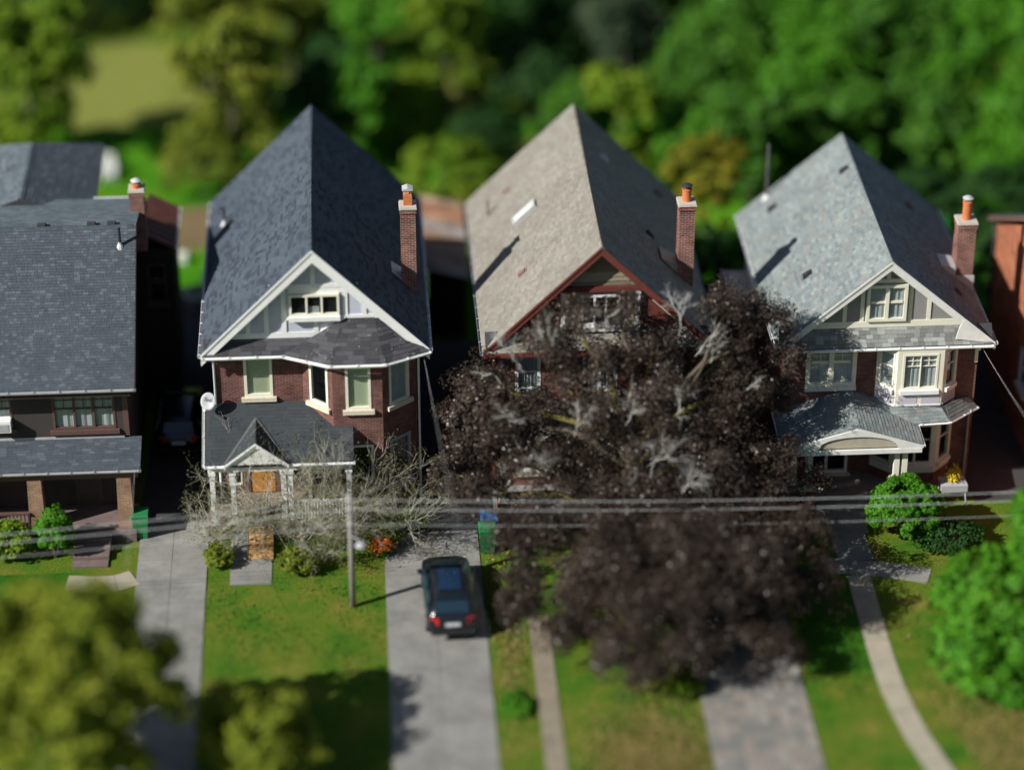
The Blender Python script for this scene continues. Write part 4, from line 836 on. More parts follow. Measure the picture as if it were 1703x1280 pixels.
xs_ = [gx0 + (gx1 - gx0) * i / 40 for i in range(41)]
arch = lambda x: gz + .03 + .42 * math.sqrt(max(0, 1 - ((x - gc) / 1.45) ** 2)) if abs(x - gc) < 1.45 else gz - .02
for i in range(40):
    a, b_ = xs_[i], xs_[i + 1]
    za, zb = min(arch(a), top(a) - .1), min(arch(b_), top(b_) - .1)
    if abs(a - gc) > 1.45: za = gz - .1
    if abs(b_ - gc) > 1.45: zb = gz - .1
    mb.prism([(a, gy - .08, za), (b_, gy - .08, zb), (b_, gy - .08, top(b_) - .01), (a, gy - .08, top(a) - .01)], (0, .06, 0))
build(mb, 'porch_pediment', 'white_old', h4)
mb = MB(); mb.prism([(gc - 1.5, gy - .015, gz - .05), (gc + 1.5, gy - .015, gz - .05), (gc + 1.2, gy - .015, gz + .35), (gc, gy - .015, gz + .55), (gc - 1.2, gy - .015, gz + .35)], (0, .01, 0)); build(mb, 'pediment_panel', 'beige_stucco', h4)
mb = MB(); mb.box(gx0 + .05, gx1 - .05, gy - .1, gy + .12, gz - .28, gz - .105); build(mb, 'porch_beam', 'white_old', h4)
gutter(h4, (gx0 + .02, gy - .05, gz), (gx0 + .02, -.1, gz + .2), (-1, 0, 0), r=.05); gutter(h4, (gx1 - .02, gy - .05, gz), (gx1 - .02, -.1, gz + .2), (1, 0, 0), r=.05)
for x in (17.75, 18.35, 21.75):
    for dxx in ((-.15, .15) if x > 20 else (0,)): post(h4, x + dxx, gy + .25, 1.55, gz - .28, .1, 'cream')
    mb = MB(); mb.box(x - .33, x + .33, gy - .08, gy + .58, 1.36, 1.55); build(mb, 'pier_cap', 'stone_sill', h4)
    mb = MB(); mb.box(x - .27, x + .27, gy - .02, gy + .52, 0, 1.36); build(mb, 'porch_pier', 'brick_red', h4)
mb = MB(); mb.box(17.5, 22.2, gy, -.01, 0, .5); build(mb, 'porch_floor', 'concrete', h4)
for k in range(3):
    mb = MB(); mb.box(19, 20.5, gy - .32 * (k + 1), gy - .32 * k - .004, 0, .5 - .14 * (k + 1)); build(mb, 'step', 'concrete', h4)
zl4 = lambda x: ZE + (ZR - ZE) * (x - xl) / (RX - xl); zr4 = lambda x: ZE + (ZR - ZE) * (xr - x) / (xr - RX)
pipe(h4, 18.3, 10.3, zl4(18.3), 2.35, .055, 'pipe_dark', 'white_old')
for x, y in ((18.35, 9.2), (18.75, 2.8), (20.9, 8.0)): box_vent(h4, x, y, zl4(x), 1, 'black_pipe', .12)
for x, y in ((23.6, 8.0), (24.4, 2.0)): box_vent(h4, x, y, zr4(x), -1, 'brown_trim', .11)
chimney(h4, 24.62, 25.3, 3.7, 4.4, 4.5, 9.1, 'round', 'dish_grey', .75)
mb = MB(); mb.hexa([(24.05, 3.6, 7.4), (24.62, 3.6, 6.95), (24.62, 4.6, 6.95), (24.05, 4.6, 7.4), (24.05, 3.6, 7.46), (24.62, 3.6, 7.35), (24.62, 4.6, 7.35), (24.05, 4.6, 7.46)]); build(mb, 'chimney_flashing', 'flashing', h4)
mb = MB(); mb.box(24.55, 25.36, 3.64, 3.69, 6.3, 6.95); build(mb, 'chimney_flashing', 'flashing', h4)
mb = MB(); mb.box(16.5, 17.58, 5.2, 8.6, 0, 4.7); build(mb, 'side_annex', 'brick_red', h4)
mb = MB(); mb.box(16.35, 17.59, 5.05, 8.7, 4.7, 4.82); mb.box(16.35, 16.42, 5.05, 8.7, 4.825, 4.92); build(mb, 'annex_roof', 'grey_trim', h4)
mb = MB(); mb.box(17.3, 17.595, 5.4, 8.4, 4.83, 6.1); build(mb, 'dormer_wall', 'white_old', h4)

# ================================================================ orange brick house at the right edge
h5 = thing('house', 'orange brick house with sunlit gable end and grey eaves across the dark driveway', 'house', (32, 2, 0), 'houses in the row')
gx, yb5, yf5, yr5, ze5, zr5 = 27.5, 9.1, -4.5, 2.3, 6.65, 10.0
L5 = ((gx, yb5), (0, -1)); o5 = [(5.4, 6.5, 2.2, 3.8), (8.6, 9.7, 3.2, 4.9)]
mb = MB(); wall(mb, L5, 0, yb5 - yf5, 0, ze5, o5); mb.add([(gx, yb5, ze5), (gx, yf5, ze5), (gx, yr5, zr5)], [(0, 1, 2)])
mb.quad((gx, yf5, 0), (38, yf5, 0), (38, yf5, ze5), (gx, yf5, ze5)); mb.quad((gx, yb5, 0), (38, yb5, 0), (38, yb5, ze5), (gx, yb5, ze5)); build(mb, 'wall', 'brick_orange', h5)
for o_ in o5: window(h5, L5, *o_, mat='white', trim=.08, mid=.5)
sl5 = (zr5 - ze5) / (yb5 - yr5); ye = yb5 + .35; zee = ze5 - .35 * sl5 + .1; zrr = zr5 + .1; yfe = yf5 - .35
mb = MB(); mb.prism([(gx - .3, ye, zee), (gx - .3, yr5, zrr), (gx - .3, yfe, zee), (gx - .3, yfe, zee - .14), (gx - .3, yr5, zrr - .15), (gx - .3, ye, zee - .14)], (11, 0, 0)); r5 = build(mb, 'roof', 'brown_trim', h5)
l5 = math.hypot(ye - yr5, zrr - zee)
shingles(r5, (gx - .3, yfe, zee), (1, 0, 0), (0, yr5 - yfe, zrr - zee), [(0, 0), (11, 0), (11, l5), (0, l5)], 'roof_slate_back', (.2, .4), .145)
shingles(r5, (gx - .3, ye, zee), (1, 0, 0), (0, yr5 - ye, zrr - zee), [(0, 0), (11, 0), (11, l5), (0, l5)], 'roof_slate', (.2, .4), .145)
mb = MB(); mb.prism([(gx - .33, ye, zee + .01), (gx - .33, yr5, zrr + .01), (gx - .33, yr5, zrr - .24), (gx - .33, ye, zee - .22)], (.028, 0, 0)); build(mb, 'barge_board', 'brown_trim', h5)
mb = MB(); mb.prism([(gx - .33, yfe, zee + .01), (gx - .33, yr5 - .004, zrr + .01), (gx - .33, yr5 - .004, zrr - .24), (gx - .33, yfe, zee - .22)], (.028, 0, 0)); build(mb, 'barge_board', 'brown_trim', h5)
mb = MB(); mb.tube([(gx - .1, yb5 + .3, zee - .1), (gx - .08, yb5 + .1, zee - .5), (gx - .07, yb5 - .08, zee - .8), (gx - .07, yb5 - .08, .2)], .055, 8); build(mb, 'downspout', 'deck_dark', h5)

# ================================================================ garage with rusty roof, fence
gg = thing('garage', 'dark garage with rusty corrugated metal roof behind the white-gabled house', 'garage', (5.5, 16, 0))
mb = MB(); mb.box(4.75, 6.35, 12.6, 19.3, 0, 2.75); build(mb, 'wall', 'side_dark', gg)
for k in range(10):
    y0 = 12.4 + k * .71; mb = MB(); n = 14
    ring = [(y0 + .71 * i / n, .025 * math.sin(i * math.pi * .5 * 2 * .5)) for i in range(n + 1)]
    za, zb = 3.35, 2.85; dzz = .006 * (k % 3)
    for i in range(n):
        (ya, ha), (yb, hb) = ring[i], ring[i + 1]
        mb.quad((4.6, ya, za + ha + dzz), (4.6, yb, za + hb + dzz), (6.5, yb, zb + hb + dzz), (6.5, ya, zb + ha + dzz))
    build(mb, 'metal_sheet', 'rusty', gg)
mb = MB(); mb.box(4.7, 4.8, 12.5, 19.4, 2.75, 3.3); build(mb, 'fascia', 'wood_post', gg)
def fence(name, label, x, y0, y1, h, mat, n):
    r = thing(name, label, 'fence', (x, (y0 + y1) / 2, 0)); st = (y1 - y0) / n
    for k in range(n):
        mb = MB(); a = y0 + k * st; mb.box(x - .012, x + .012, a + .008, a + st - .008, .08, h + .02 * ((k * 7) % 3)); build(mb, 'board', mat, r)
    for k in range(int((y1 - y0) / 2.4) + 1):
        mb = MB(); a = y0 + k * 2.4; mb.box(x + .03, x + .13, a - .05, a + .05, 0, h + .1); build(mb, 'post', 'wood_post', r)
    for z in (.35, h - .3):
        mb = MB(); mb.box(x + .013, x + .03, y0, y1, z, z + .09); build(mb, 'rail', mat, r)
fence('garden_fence', 'weathered grey board fence between the pink-roofed house and the cream-gabled house', 15.7, 4.0, 13.5, 1.8, 'grey_trim', 40)
fence('garden_fence', 'dark board fence along the driveway of the orange brick house', 27.0, 9.8, 17, 1.6, 'plank_dark', 30)

# ================================================================ vegetation
def leaf_quads(C, size, nrm=None, spread=1.0, jit=.35):
    n = len(C); s = size * rng.uniform(1 - jit, 1 + jit, (n, 1))
    N = rng.normal(size=(n, 3)) * spread * .72 + np.array([-.1, -.1, .6])
    if nrm is not None: N += nrm * 1.2
    N /= np.linalg.norm(N, axis=1, keepdims=True) + 1e-9
    A = np.cross(N, rng.normal(size=(n, 3))); A /= np.linalg.norm(A, axis=1, keepdims=True) + 1e-9; B = np.cross(N, A)
    fold = N * s * .16
    V = np.stack([C - A * s * .55, C + B * s * .36 + fold, C + A * s * .55, C - B * s * .36 + fold], 1).reshape(-1, 3)
    return V, np.arange(4 * n).reshape(n, 4)
def crown_points(lobes, n, clump=.3, fill=.72, sub=26):
    """leaf positions: clumps set over each lobe, with gaps between clumps"""
    vol = np.array([np.prod(l[3:6]) ** (2 / 3) if len(l) > 4 else l[3] ** 2 for l in lobes]); cnt = np.maximum(40, (n * vol / vol.sum()).astype(int))
    P, Nn = [], []
    for l, c in zip(lobes, cnt):
        ctr = np.array(l[:3]); r = np.array(l[3:6] if len(l) > 4 else [l[3]] * 3, float)
        d = rng.normal(size=(sub, 3)); d /= np.linalg.norm(d, axis=1, keepdims=True); d[:, 2] = np.where(d[:, 2] < -.5, -d[:, 2] * .5, d[:, 2])
        rad = rng.uniform(fill, 1.0, (sub, 1)); cl = d * rad
        k = rng.integers(0, sub, c); sz = rng.uniform(.6, 1.25, sub)[k][:, None] * clump
        off = rng.normal(size=(c, 3)); off /= np.linalg.norm(off, axis=1, keepdims=True); off *= rng.uniform(.25, 1, (c, 1)) ** .5
        q = cl[k] + off * sz * np.array([1, 1, .75])
        P.append(ctr + q * r); Nn.append(off * .6 + d[k] * .5)
    return np.concatenate(P), np.concatenate(Nn)
def crown(root, lobes, n, size, mat, clump=.3, fill=.7, sub=26, zmin=.15, name='crown'):
    P, Nn = crown_points(lobes, n, clump, fill, sub); k = P[:, 2] > zmin; P, Nn = P[k], Nn[k]
    V, F = leaf_quads(P - np.array(ORG[root.name]), size, Nn)
    o = bpy.data.objects.new(name, fast_mesh(name, V, F, mat)); col.objects.link(o); o.parent = root
    return o
def bend(p, q, k=5, amp=.12, rr=rnd):
    p, q = Vector(p), Vector(q); L = (q - p).length; pts = []
    for i in range(k + 1):
        t = i / k; o = Vector((rr.uniform(-1, 1), rr.uniform(-1, 1), rr.uniform(-.5, .8))) * amp * L * (math.sin(math.pi * t)); pts.append(p.lerp(q, t) + o * .6)
    return pts
def trunk(root, base, top, lobes, r, mat='bark', limb_mat=None, sub=True):
    b, t = Vector(base), Vector(top); k = 7
    pts = bend(b, t, k, .05); mb = MB(); mb.tube(pts, [r * (1.35 if i == 0 else 1 - .55 * i / k) for i in range(k + 1)], 9); tk = build(mb, 'trunk', mat, root, smooth=True)
    for l in lobes:
        c = Vector(l[:3]); s = pts[min(k - 1, max(2, int(k * min(1, max(.25, (c.z - b.z) / max(.5, t.z - b.z) * .8)))))]
        mb = MB(); lp_ = bend(s, c, 5, .14); ln = (c - s).length; rr_ = min(r * .5, .035 * ln + .03); mb.tube(lp_, [rr_ * (1 - .75 * i / 5) for i in range(6)], 6)
        if sub:
            for q in range(4):
                e = c + Vector((rnd.gauss(0, 1), rnd.gauss(0, 1), rnd.gauss(.3, .8))).normalized() * (l[3] * .85); mb.tube(bend(lp_[rnd.randint(2, 4)], e, 3, .15), [rr_ * .4, rr_ * .28, rr_ * .18, .01], 4)
        build(mb, 'limb', (limb_mat if limb_mat and rnd.random() < .35 else mat), tk, smooth=True)
    return tk
def tree(name, label, cat, base, lobes, n, size, mat, group=None, r=.18, clump=.3, fill=.7, sub=26, top=None):
    root = thing(name, label, cat, base, group)
    L = np.array([l[:3] for l in lobes]); tp = top or (float(L[:, 0].mean() * .5 + base[0] * .5), float(L[:, 1].mean() * .5 + base[1] * .5), float(L[:, 2].mean() + .3))
    trunk(root, base, tp, lobes, r); crown(root, lobes, n, size, mat, clump, fill, sub); return root
def twigs(mb, p, d, L, depth, r, spread=.75, lift=.12):
    p, d = Vector(p), Vector(d).normalized(); q = p + d * L
    m_ = p.lerp(q, .5) + Vector((rnd.gauss(0, 1), rnd.gauss(0, 1), rnd.gauss(0, 1))) * L * .06; mb.tube([p, m_, q], [r, r * .8, r * .6], 4, caps=False)
    tips = [q]
    if depth:
        for k in range(rnd.randint(2, 4)):
            t = rnd.uniform(.35, 1.0); dd = (d + Vector((rnd.gauss(0, 1), rnd.gauss(0, 1), rnd.gauss(lift, .8))) * spread).normalized(); tips += twigs(mb, p.lerp(q, t), dd, L * rnd.uniform(.55, .85), depth - 1, r * .62, spread, lift)
    return tips
# --- purple maple
ML = [(6.21, -1.6, 5.83, 1.26), (5.48, -2.0, 4.82, 0.98), (7.24, -2.6, 5.11, 1.52), (8.7, -1.9, 7.53, 1.3), (9.8, -1.6, 8.57, 1.0), (11.21, -1.6, 8.64, 1.0), (12.4, -2.0, 7.21, 1.41), (13.13, -2.6, 5.9, 1.63), (15.25, -1.5, 8.7, 1.2), (16.59, -1.5, 8.03, 1.09), (17.17, -1.8, 6.56, 0.98), (16.98, -2.0, 5.16, 0.91), (15.0, -2.2, 7.11, 1.2), (15.28, -3.0, 5.55, 1.52), (10.71, -2.6, 6.98, 1.1), (9.09, -2.6, 6.3, 1.1), (10.23, -3.4, 5.21, 1.6), (7.82, -3.8, 3.77, 1.74), (5.9, -3.2, 4.25, 1.09), (4.9, -3.2, 3.01, 0.76), (12.16, -3.8, 4.62, 1.85), (14.34, -4.0, 3.9, 1.85), (16.6, -3.6, 3.57, 1.3), (6.04, -4.4, 2.94, 1.3), (9.49, -4.8, 3.05, 1.85), (11.86, -5.0, 2.83, 1.85), (14.27, -5.0, 2.48, 1.74), (16.26, -4.8, 2.53, 1.3), (18.1, -3.6, 2.36, 0.83), (8.08, -6.4, 2.2, 1.4), (10.41, -6.8, 2.0, 1.75), (12.76, -7.0, 1.9, 1.75), (15.19, -6.6, 1.8, 1.5), (17.03, -5.8, 1.8, 1.09), (7.32, -8.2, 1.5, 1.1), (9.35, -9.2, 1.7, 1.5), (11.79, -10.0, 1.8, 1.7), (14.38, -9.5, 1.7, 1.5), (16.22, -8.6, 1.4, 1.1), (8.56, -11.2, 1.4, 1.1), (10.5, -12.3, 1.6, 1.4), (12.76, -12.3, 1.5, 1.4), (14.76, -11.3, 1.3, 1.1), (11.18, -13.6, 1.2, 1.0), (17.3, -9.4, 1.7, 1.2), (17.0, -7.4, 2.5, 1.3), (7.0, -6.6, 2.4, 1.2), (7.2, -9.8, 1.5, 1.0), (15.6, -12.4, 1.3, 1.1), (13.4, -8.4, 2.8, 1.6), (10.6, -8.6, 2.8, 1.6), (12.5, -9.8, 3.5, 1.7), (14.4, -9.8, 3.2, 1.6), (10.4, -9.8, 3.3, 1.6), (13.2, -11.4, 2.7, 1.5), (15.6, -10.2, 2.7, 1.4), (11.2, -11.6, 2.6, 1.4)]
mp = thing('maple_tree', 'large spreading purple-leaved maple with bare dead twigs in the front yard', 'tree', (11.3, -5.4, 0))
trunk(mp, (11.3, -5.4, 0), (11.4, -4.0, 5.4), ML, .34, 'bark', 'bark_moss', False)
crown(mp, ML, 310000, .08, 'leaf_purple', .36, .45, 34)
for (p, d, L, dep) in (((12.0, -4.9, 3.6), (.2, -.4, .9), 1.0, 4), ((13.0, -5.4, 3.0), (.3, -.4, .8), 1.0, 4), ((12.3, -5.2, 3.4), (-.4, -.4, .8), .9, 4), ((13.3, -2.3, 8.0), (0, -.1, 1), .8, 4), ((13.9, -2.4, 7.2), (.4, -.2, .8), .6, 3), ((7.6, -2.3, 7.0), (-.4, -.3, .8), .7, 4), ((8.7, -2.6, 7.6), (.0, -.4, .9), .75, 4), ((6.9, -2.4, 6.3), (-.5, -.2, .7), .6, 3), ((10.6, -2.2, 8.4), (.1, -.4, .9), .6, 3), ((8.2, -4.8, 4.2), (-.1, -.6, .8), .8, 4), ((9.4, -4.4, 5.2), (0, -.5, .9), .7, 4), ((14.4, -2.9, 7.2), (0, -.5, .7), .6, 3), ((11.2, -4.4, 5.6), (.2, -.5, .9), .7, 4), ((12.9, -4.2, 5.6), (.4, -.4, .8), .7, 3), ((7.2, -3.8, 5.4), (-.3, -.5, .8), .6, 3), ((15.6, -3.6, 6.4), (.2, -.5, .6), .5, 3)):
    mb = MB(); twigs(mb, p, d, L * 1.25, dep, .02, .5); build(mb, 'dead_branch', 'dead_twig', mp)
# --- wiry shrubs in front of the white-gabled house
for i, (x, y, h, lab) in enumerate(((-3.3, -3.2, 1.05, 'low wiry grey shrub with sparse leaves beside the porch steps'), (-.9, -3.3, 1.75, 'tall wiry shrub with sparse tiny leaves rising over the porch roof'), (1.3, -3.2, 1.45, 'wiry bare-twigged shrub in front of the white porch railing'), (3.0, -2.6, 1.2, 'pale twiggy shrub against the brick bay of the white-gabled house'), (-2.0 + 2.2, -3.9, .85, 'short wiry shrub on the lawn before the white porch railing'))):
    r_ = thing('wiry_shrub', lab, 'shrub', (x, y, 0), 'wiry shrubs by the porch'); mb = MB(); tips = []
    for k in range(8):
        a = rnd.uniform(0, 6.28); tips += twigs(mb, (x + .12 * math.cos(a), y + .12 * math.sin(a), 0), (.7 * math.cos(a), .5 * math.sin(a), 1), h * rnd.uniform(.9, 1.5), 4, .024, .7, .2)
    build(mb, 'stems', 'grey_twig', r_)
    T = np.array([tuple(t_) for t_ in tips]); P = np.repeat(T, 4, 0) + rng.normal(size=(len(T) * 4, 3)) * .1
    V, F = leaf_quads(P - np.array((x, y, 0)), .055); o = bpy.data.objects.new('foliage', fast_mesh('foliage', V, F, 'leaf_small')); col.objects.link(o); o.parent = r_
# --- foreground trees
tree('garden_tree', 'olive-green leafy tree at the foot of the concrete driveway', 'tree', (-8.2, -17.5, 0), [(-9.6, -17, 5.6, 2.0), (-7.6, -16.6, 6.1, 2.0), (-6.3, -17.2, 4.6, 1.7), (-9.8, -18.2, 3.8, 1.9), (-7.6, -18.6, 3.6, 2.0), (-11.4, -17.0, 4.6, 1.8), (-5.6, -16.8, 3.9, 1.1), (-6.6, -19.0, 2.4, 1.5), (-5.0, -17.0, 4.6, 1.2), (-5.7, -17.2, 4.9, 1.1), (-4.6, -17.2, 3.6, .9)], 21000, .25, 'leaf_lawn_tree', r=.2, clump=.34)
tree('garden_tree', 'small olive-green tree on the lawn beside the utility pole', 'tree', (-1.6, -17.2, 0), [(-2.6, -15.6, 1.8, 1.1), (-2.4, -16.6, 2.1, 1.2), (-1.3, -16.4, 2.0, 1.2), (-1.3, -15.4, 1.5, 1.0), (-.5, -16.6, 1.2, .8), (-1.8, -17.8, 1.7, 1.2), (-3.0, -16.8, 1.5, .8), (-.4, -17.6, 1.2, .8)], 8000, .22, 'leaf_lawn_tree', r=.11, clump=.36)
tree('garden_tree', 'vivid green bushy tree beside the curving garden path', 'tree', (24.0, -12.0, 0), [(24.3, -11.8, 3.5, 1.7), (22.9, -11.6, 2.8, 1.4), (25.4, -11.4, 3.9, 1.7), (22.7, -12.4, 1.5, 1.4), (24.2, -12.8, 1.7, 1.6), (25.8, -12.8, 2.1, 1.7), (23.6, -13.4, 0.8, 1.1), (25.2, -10.6, 4.7, 1.4), (22.3, -13.0, 1.0, 1.3), (24.4, -14.5, 0.8, 1.5), (26.6, -14.0, 1.7, 1.8), (22.2, -11.6, 2.2, 1.2), (22.6, -14.0, 0.8, .9), (26.6, -11.2, 3.9, 1.6)], 24000, .25, 'leaf_bright', r=.16, clump=.34)
def shrub(name, label, x, y, rx, ry, h, n, size, mat, group=None, lobes=None, cat='shrub', tight=.16, sub=60):
    root = thing(name, label, cat, (x, y, 0), group); L = lobes or [(x, y, h * .5, rx, ry, h * .5)]
    mb = MB()
    for k in range(5):
        a = k * 1.256; mb.tube(bend((x + .05 * math.cos(a), y + .05 * math.sin(a), 0), (x + rx * .55 * math.cos(a), y + ry * .55 * math.sin(a), h * .75), 3, .12), [.03, .025, .018, .008], 5)
    build(mb, 'stem', 'bark', root); crown(root, L, n, size, mat, tight, .8, sub, .03, 'foliage'); return root
shrub('round_shrub', 'dense rounded green shrub in front of the arched porch', 21.7, -3.9, 1.3, 1.15, 2.6, 26000, .1, 'leaf_bright', sub=170, tight=.2)
shrub('garden_shrub', 'bright green shrub before the brick-columned porch of the brown house', -9.5, -3.1, .7, .7, 2.0, 4000, .11, 'leaf_bright', tight=.3)
shrub('garden_shrub', 'tall grassy green shrub next to the porch rail of the brown house', -11.2, -3.0, .9, .7, 1.5, 3500, .12, 'leaf_lime', tight=.3)
shrub('garden_shrub', 'yellow-green shrub at the head of the car driveway', 2.6, -2.9, .6, .55, 1.1, 2500, .1, 'leaf_lime', tight=.3)
shrub('garden_shrub', 'low green shrub beside the grey porch steps', -3.5, -4.0, .5, .6, .8, 1800, .1, 'leaf_olive', tight=.3)
shrub('garden_shrub', 'olive shrub on the lawn by the tan porch steps', -.6, -4.6, .7, .6, .9, 2200, .1, 'leaf_olive', tight=.3)
shrub('garden_shrub', 'dark green low shrub with red leaves near the arched porch', 23.2, -4.6, 1.2, .8, 1.1, 3000, .12, 'leaf_deep', tight=.3)
shrub('garden_shrub', 'yellow-green small shrub under the purple maple', 7.0, -6.4, .5, .6, .6, 1500, .1, 'leaf_lime', tight=.3)
shrub('garden_shrub', 'lime green clump at the corner of the paver driveway', 12.6, -12.9, .5, .5, .5, 1300, .1, 'leaf_lime', tight=.3)
shrub('garden_shrub', 'low green border plant along the car driveway lawn edge', 6.7, -13.4, .5, .7, .35, 1300, .1, 'leaf_bright', tight=.3)
# --- back gardens
shrub('garden_shrub', 'loose olive shrub on bare soil behind the slate-roofed house', -5.0, 26.4, 2.0, 1.6, 2.9, 7000, .14, 'leaf_olive', tight=.3)
shrub('garden_shrub', 'broad bright green shrub beyond the rusty garage roof', 6.2, 25.4, 2.3, 2.0, 3.0, 15000, .15, 'leaf_lime', tight=.26)
shrub('garden_shrub', 'yellowing shrub beside the rusty garage roof', 6.9, 20.8, .9, 1.3, 2.6, 6000, .12, 'leaf_yellow', tight=.3)
shrub('garden_shrub', 'dark green shrub at the far corner of the pink-roofed house', 8.0, 29.0, 1.8, 1.4, 3.0, 6000, .16, 'leaf_deep', tight=.3)
tree('garden_tree', 'yellow-green rounded tree behind the chimney of the pink-roofed house', 'tree', (17.0, 19.6, 0), [(16.6, 19.8, 4.2, 1.3), (17.6, 19.2, 3.6, 1.3), (16.9, 18.8, 2.6, 1.3), (17.8, 20.2, 4.6, 1.0)], 11000, .14, 'leaf_yellow', r=.1)
shrub('garden_shrub', 'dark hedge shrub between the pink and grey roofed houses', 17.0, 15.8, 1.5, 2.2, 3.1, 11000, .13, 'leaf_deep', tight=.26)
shrub('garden_shrub', 'deep green shrub at the back corner of the grey-roofed house', 18.6, 14.2, 1.2, 1.4, 3.6, 7000, .13, 'leaf_green', tight=.28)
for (x, y, rx, ry, h, lab) in ((24.2, 17.4, 1.6, 1.5, 2.8, 'dark shrub added as shade behind the clay-pot chimney'), (27.2, 21.2, 2.0, 1.6, 3.0, 'dark shrub added as shade behind the green slide'), (30.5, 15.0, 2.4, 2.4, 3.4, 'dark foliage mass added as shade behind the orange brick house'), (22.6, 20.6, 1.8, 1.5, 2.8, 'dark shrub added as shade at the foot of the grove'), (30.6, 20.6, 2.2, 1.8, 3.2, 'dark shrub added as shade beside the yard of the orange brick house')):
    shrub('shade_shrub', lab, x, y, rx, ry, h, 9000, .16, 'leaf_deep', 'dark shrubs standing in for deep shade', tight=.26)  # shrubs added with dark leaves to stand in for shade under the trees
sheet('deep_lawn', [(19.5, 11.5), (40, 18.5), (40, 27), (19.5, 27)], 0.011, 'deepgrass')  # darker grass sheet paints the shade on the ground below the grove
BT = [('tall', -13.1, 30.5, 6.0, 3.0, 'leaf_lime', 'yellow-green tree at the edge of the garden behind the slate roof'),
      ('dark', -12.6, 48, 5.5, 3.6, 'leaf_deep', 'dark tree shading the dry lawn at the garden end'),
      ('dark', -6.2, 54, 5.5, 3.8, 'leaf_green', 'broad green tree beyond the dry lawn'),
      ('tall', -3.6, 28.5, 6.6, 2.4, 'leaf_olive', 'tall olive-green tree behind the dark roof of the white-gabled house'),
      ('tall', -5.0, 35.5, 6.2, 2.3, 'leaf_olive', 'olive tree at the edge of the dry lawn'),
      ('dark', -1.0, 40, 4.6, 2.6, 'leaf_olive', 'yellowish green tree between the olive tree and the lime trees'),
      ('dark', .6, 31.5, 3.8, 1.8, 'leaf_deep', 'shady dark tree right behind the dark roof peak'),
      ('tall', 3.3, 35, 5.0, 2.0, 'leaf_bright', 'bright green upright tree behind the gap of the dark and pink roofs'),
      ('tall', 6.4, 33.6, 5.4, 2.0, 'leaf_lime', 'lime-yellow tree near the small dry lawn'),
      ('tall', 2.4, 29.5, 4.2, 1.4, 'leaf_bright', 'slim bright green tree rising beside the dark roof peak'),
      ('dark', 10.4, 42, 3.2, 2.8, 'leaf_deep', 'very dark tree behind the pink roof peak'),
      ('dark', 10.6, 34.2, 2.6, 1.8, 'leaf_deep', 'dark low tree close behind the pink roof peak'),
      ('tall', 15.0, 34.5, 4.6, 2.4, 'leaf_blue', 'grey-green conifer-toned tree behind the pink roof'),
      ('tall', 14.1, 26.4, 4.6, 1.7, 'leaf_lime', 'fresh yellow-green tree right of the pink roof peak'),
      ('tall', 18.8, 31, 5.2, 2.9, 'leaf_green', 'big green tree behind the grey roof peak'),
      ('tall', 22.7, 30, 5.6, 3.1, 'leaf_bright', 'large bright tree in the grove behind the grey-roofed house'),
      ('tall', 26.9, 30, 5.6, 3.3, 'leaf_green', 'massive green tree in the grove beyond the clay chimney pot'),
      ('tall', 31.2, 30, 5.4, 3.4, 'leaf_bright', 'wide green tree at the end of the grove behind the orange house'),
      ('tall', 20.0, 24.6, 4.0, 1.9, 'leaf_green', 'mid green tree close behind the grey roof'),
      ('tall', 24.0, 26.2, 3.6, 1.9, 'leaf_green', 'shaded green tree in front of the grove'),
      ('tall', 28.2, 26.5, 3.6, 2.0, 'leaf_green', 'low-crowned green tree before the grove at the driveway end'),
      ('tall', 31.8, 25.6, 3.6, 2.1, 'leaf_bright', 'fresh green tree beside the orange brick house yard'),
      ('tall', 4.4, 31.0, 3.0, 1.4, 'leaf_lime', 'small lime tree in the lawn behind the garage'),
      ('dark', 3.8, 49, 5.0, 3.4, 'leaf_green', 'far green tree past the lime trees'),
      ('dark', 14.2, 51, 5.0, 3.6, 'leaf_deep', 'far dark tree behind the grey-green tree'),
      ('tall', 23.9, 43, 6.2, 3.6, 'leaf_green', 'far tall tree rising behind the grove'),
      ('tall', 31.8, 43, 6.2, 3.6, 'leaf_bright', 'far tall bright tree behind the end of the grove'),
      ('dark', 37.0, 34, 6.0, 3.6, 'leaf_green', 'green tree past the orange brick house yard'),
      ('tall', 12.2, 29.5, 2.6, 1.6, 'leaf_green', 'round green tree on the lawn behind the pink roof'),
      ('tall', 8.2, 38.0, 3.2, 1.9, 'leaf_green', 'green tree past the small dry lawn'),
      ('tall', 17.0, 26.0, 3.0, 1.6, 'leaf_bright', 'bright tree between the yellow-green tree and the grove'),
      ('dark', 7.2, 45.0, 4.6, 3.0, 'leaf_deep', 'dark tree filling the garden end past the lime trees'),
      ('dark', 19.0, 39.0, 6.0, 3.2, 'leaf_green', 'tall green tree standing past the grey-green one'),
      ('dark', -2.5, 55, 6.0, 4.0, 'leaf_green', 'far spreading tree behind the dry lawn')]
for (kd, x, y, z, r, mt, lab) in BT:
    q = random.Random(int(x * 31 + y * 7)); L = [(x, y, z, r * .72)]
    for k in range(8 if r > 2 else 6):
        a = q.uniform(0, 6.28); e = q.uniform(-.75, .85); L.append((x + r * .62 * math.cos(a) * math.cos(e), y + r * .62 * math.sin(a) * math.cos(e), max(r * .5, z + r * .8 * math.sin(e)), r * q.uniform(.38, .58)))
    if True:
        for k in range(5): a = q.uniform(0, 6.28); L.append((x + r * .8 * math.cos(a), y + r * .6 * math.sin(a), q.uniform(1.2, 2.8), r * q.uniform(.4, .55)))
    tree('garden_tree', lab, 'tree', (x, y, 0), L, int(2300 + 1200 * r * r), .3, mt, 'trees in the back gardens', r=.08 + r * .05, clump=.38, fill=.6)

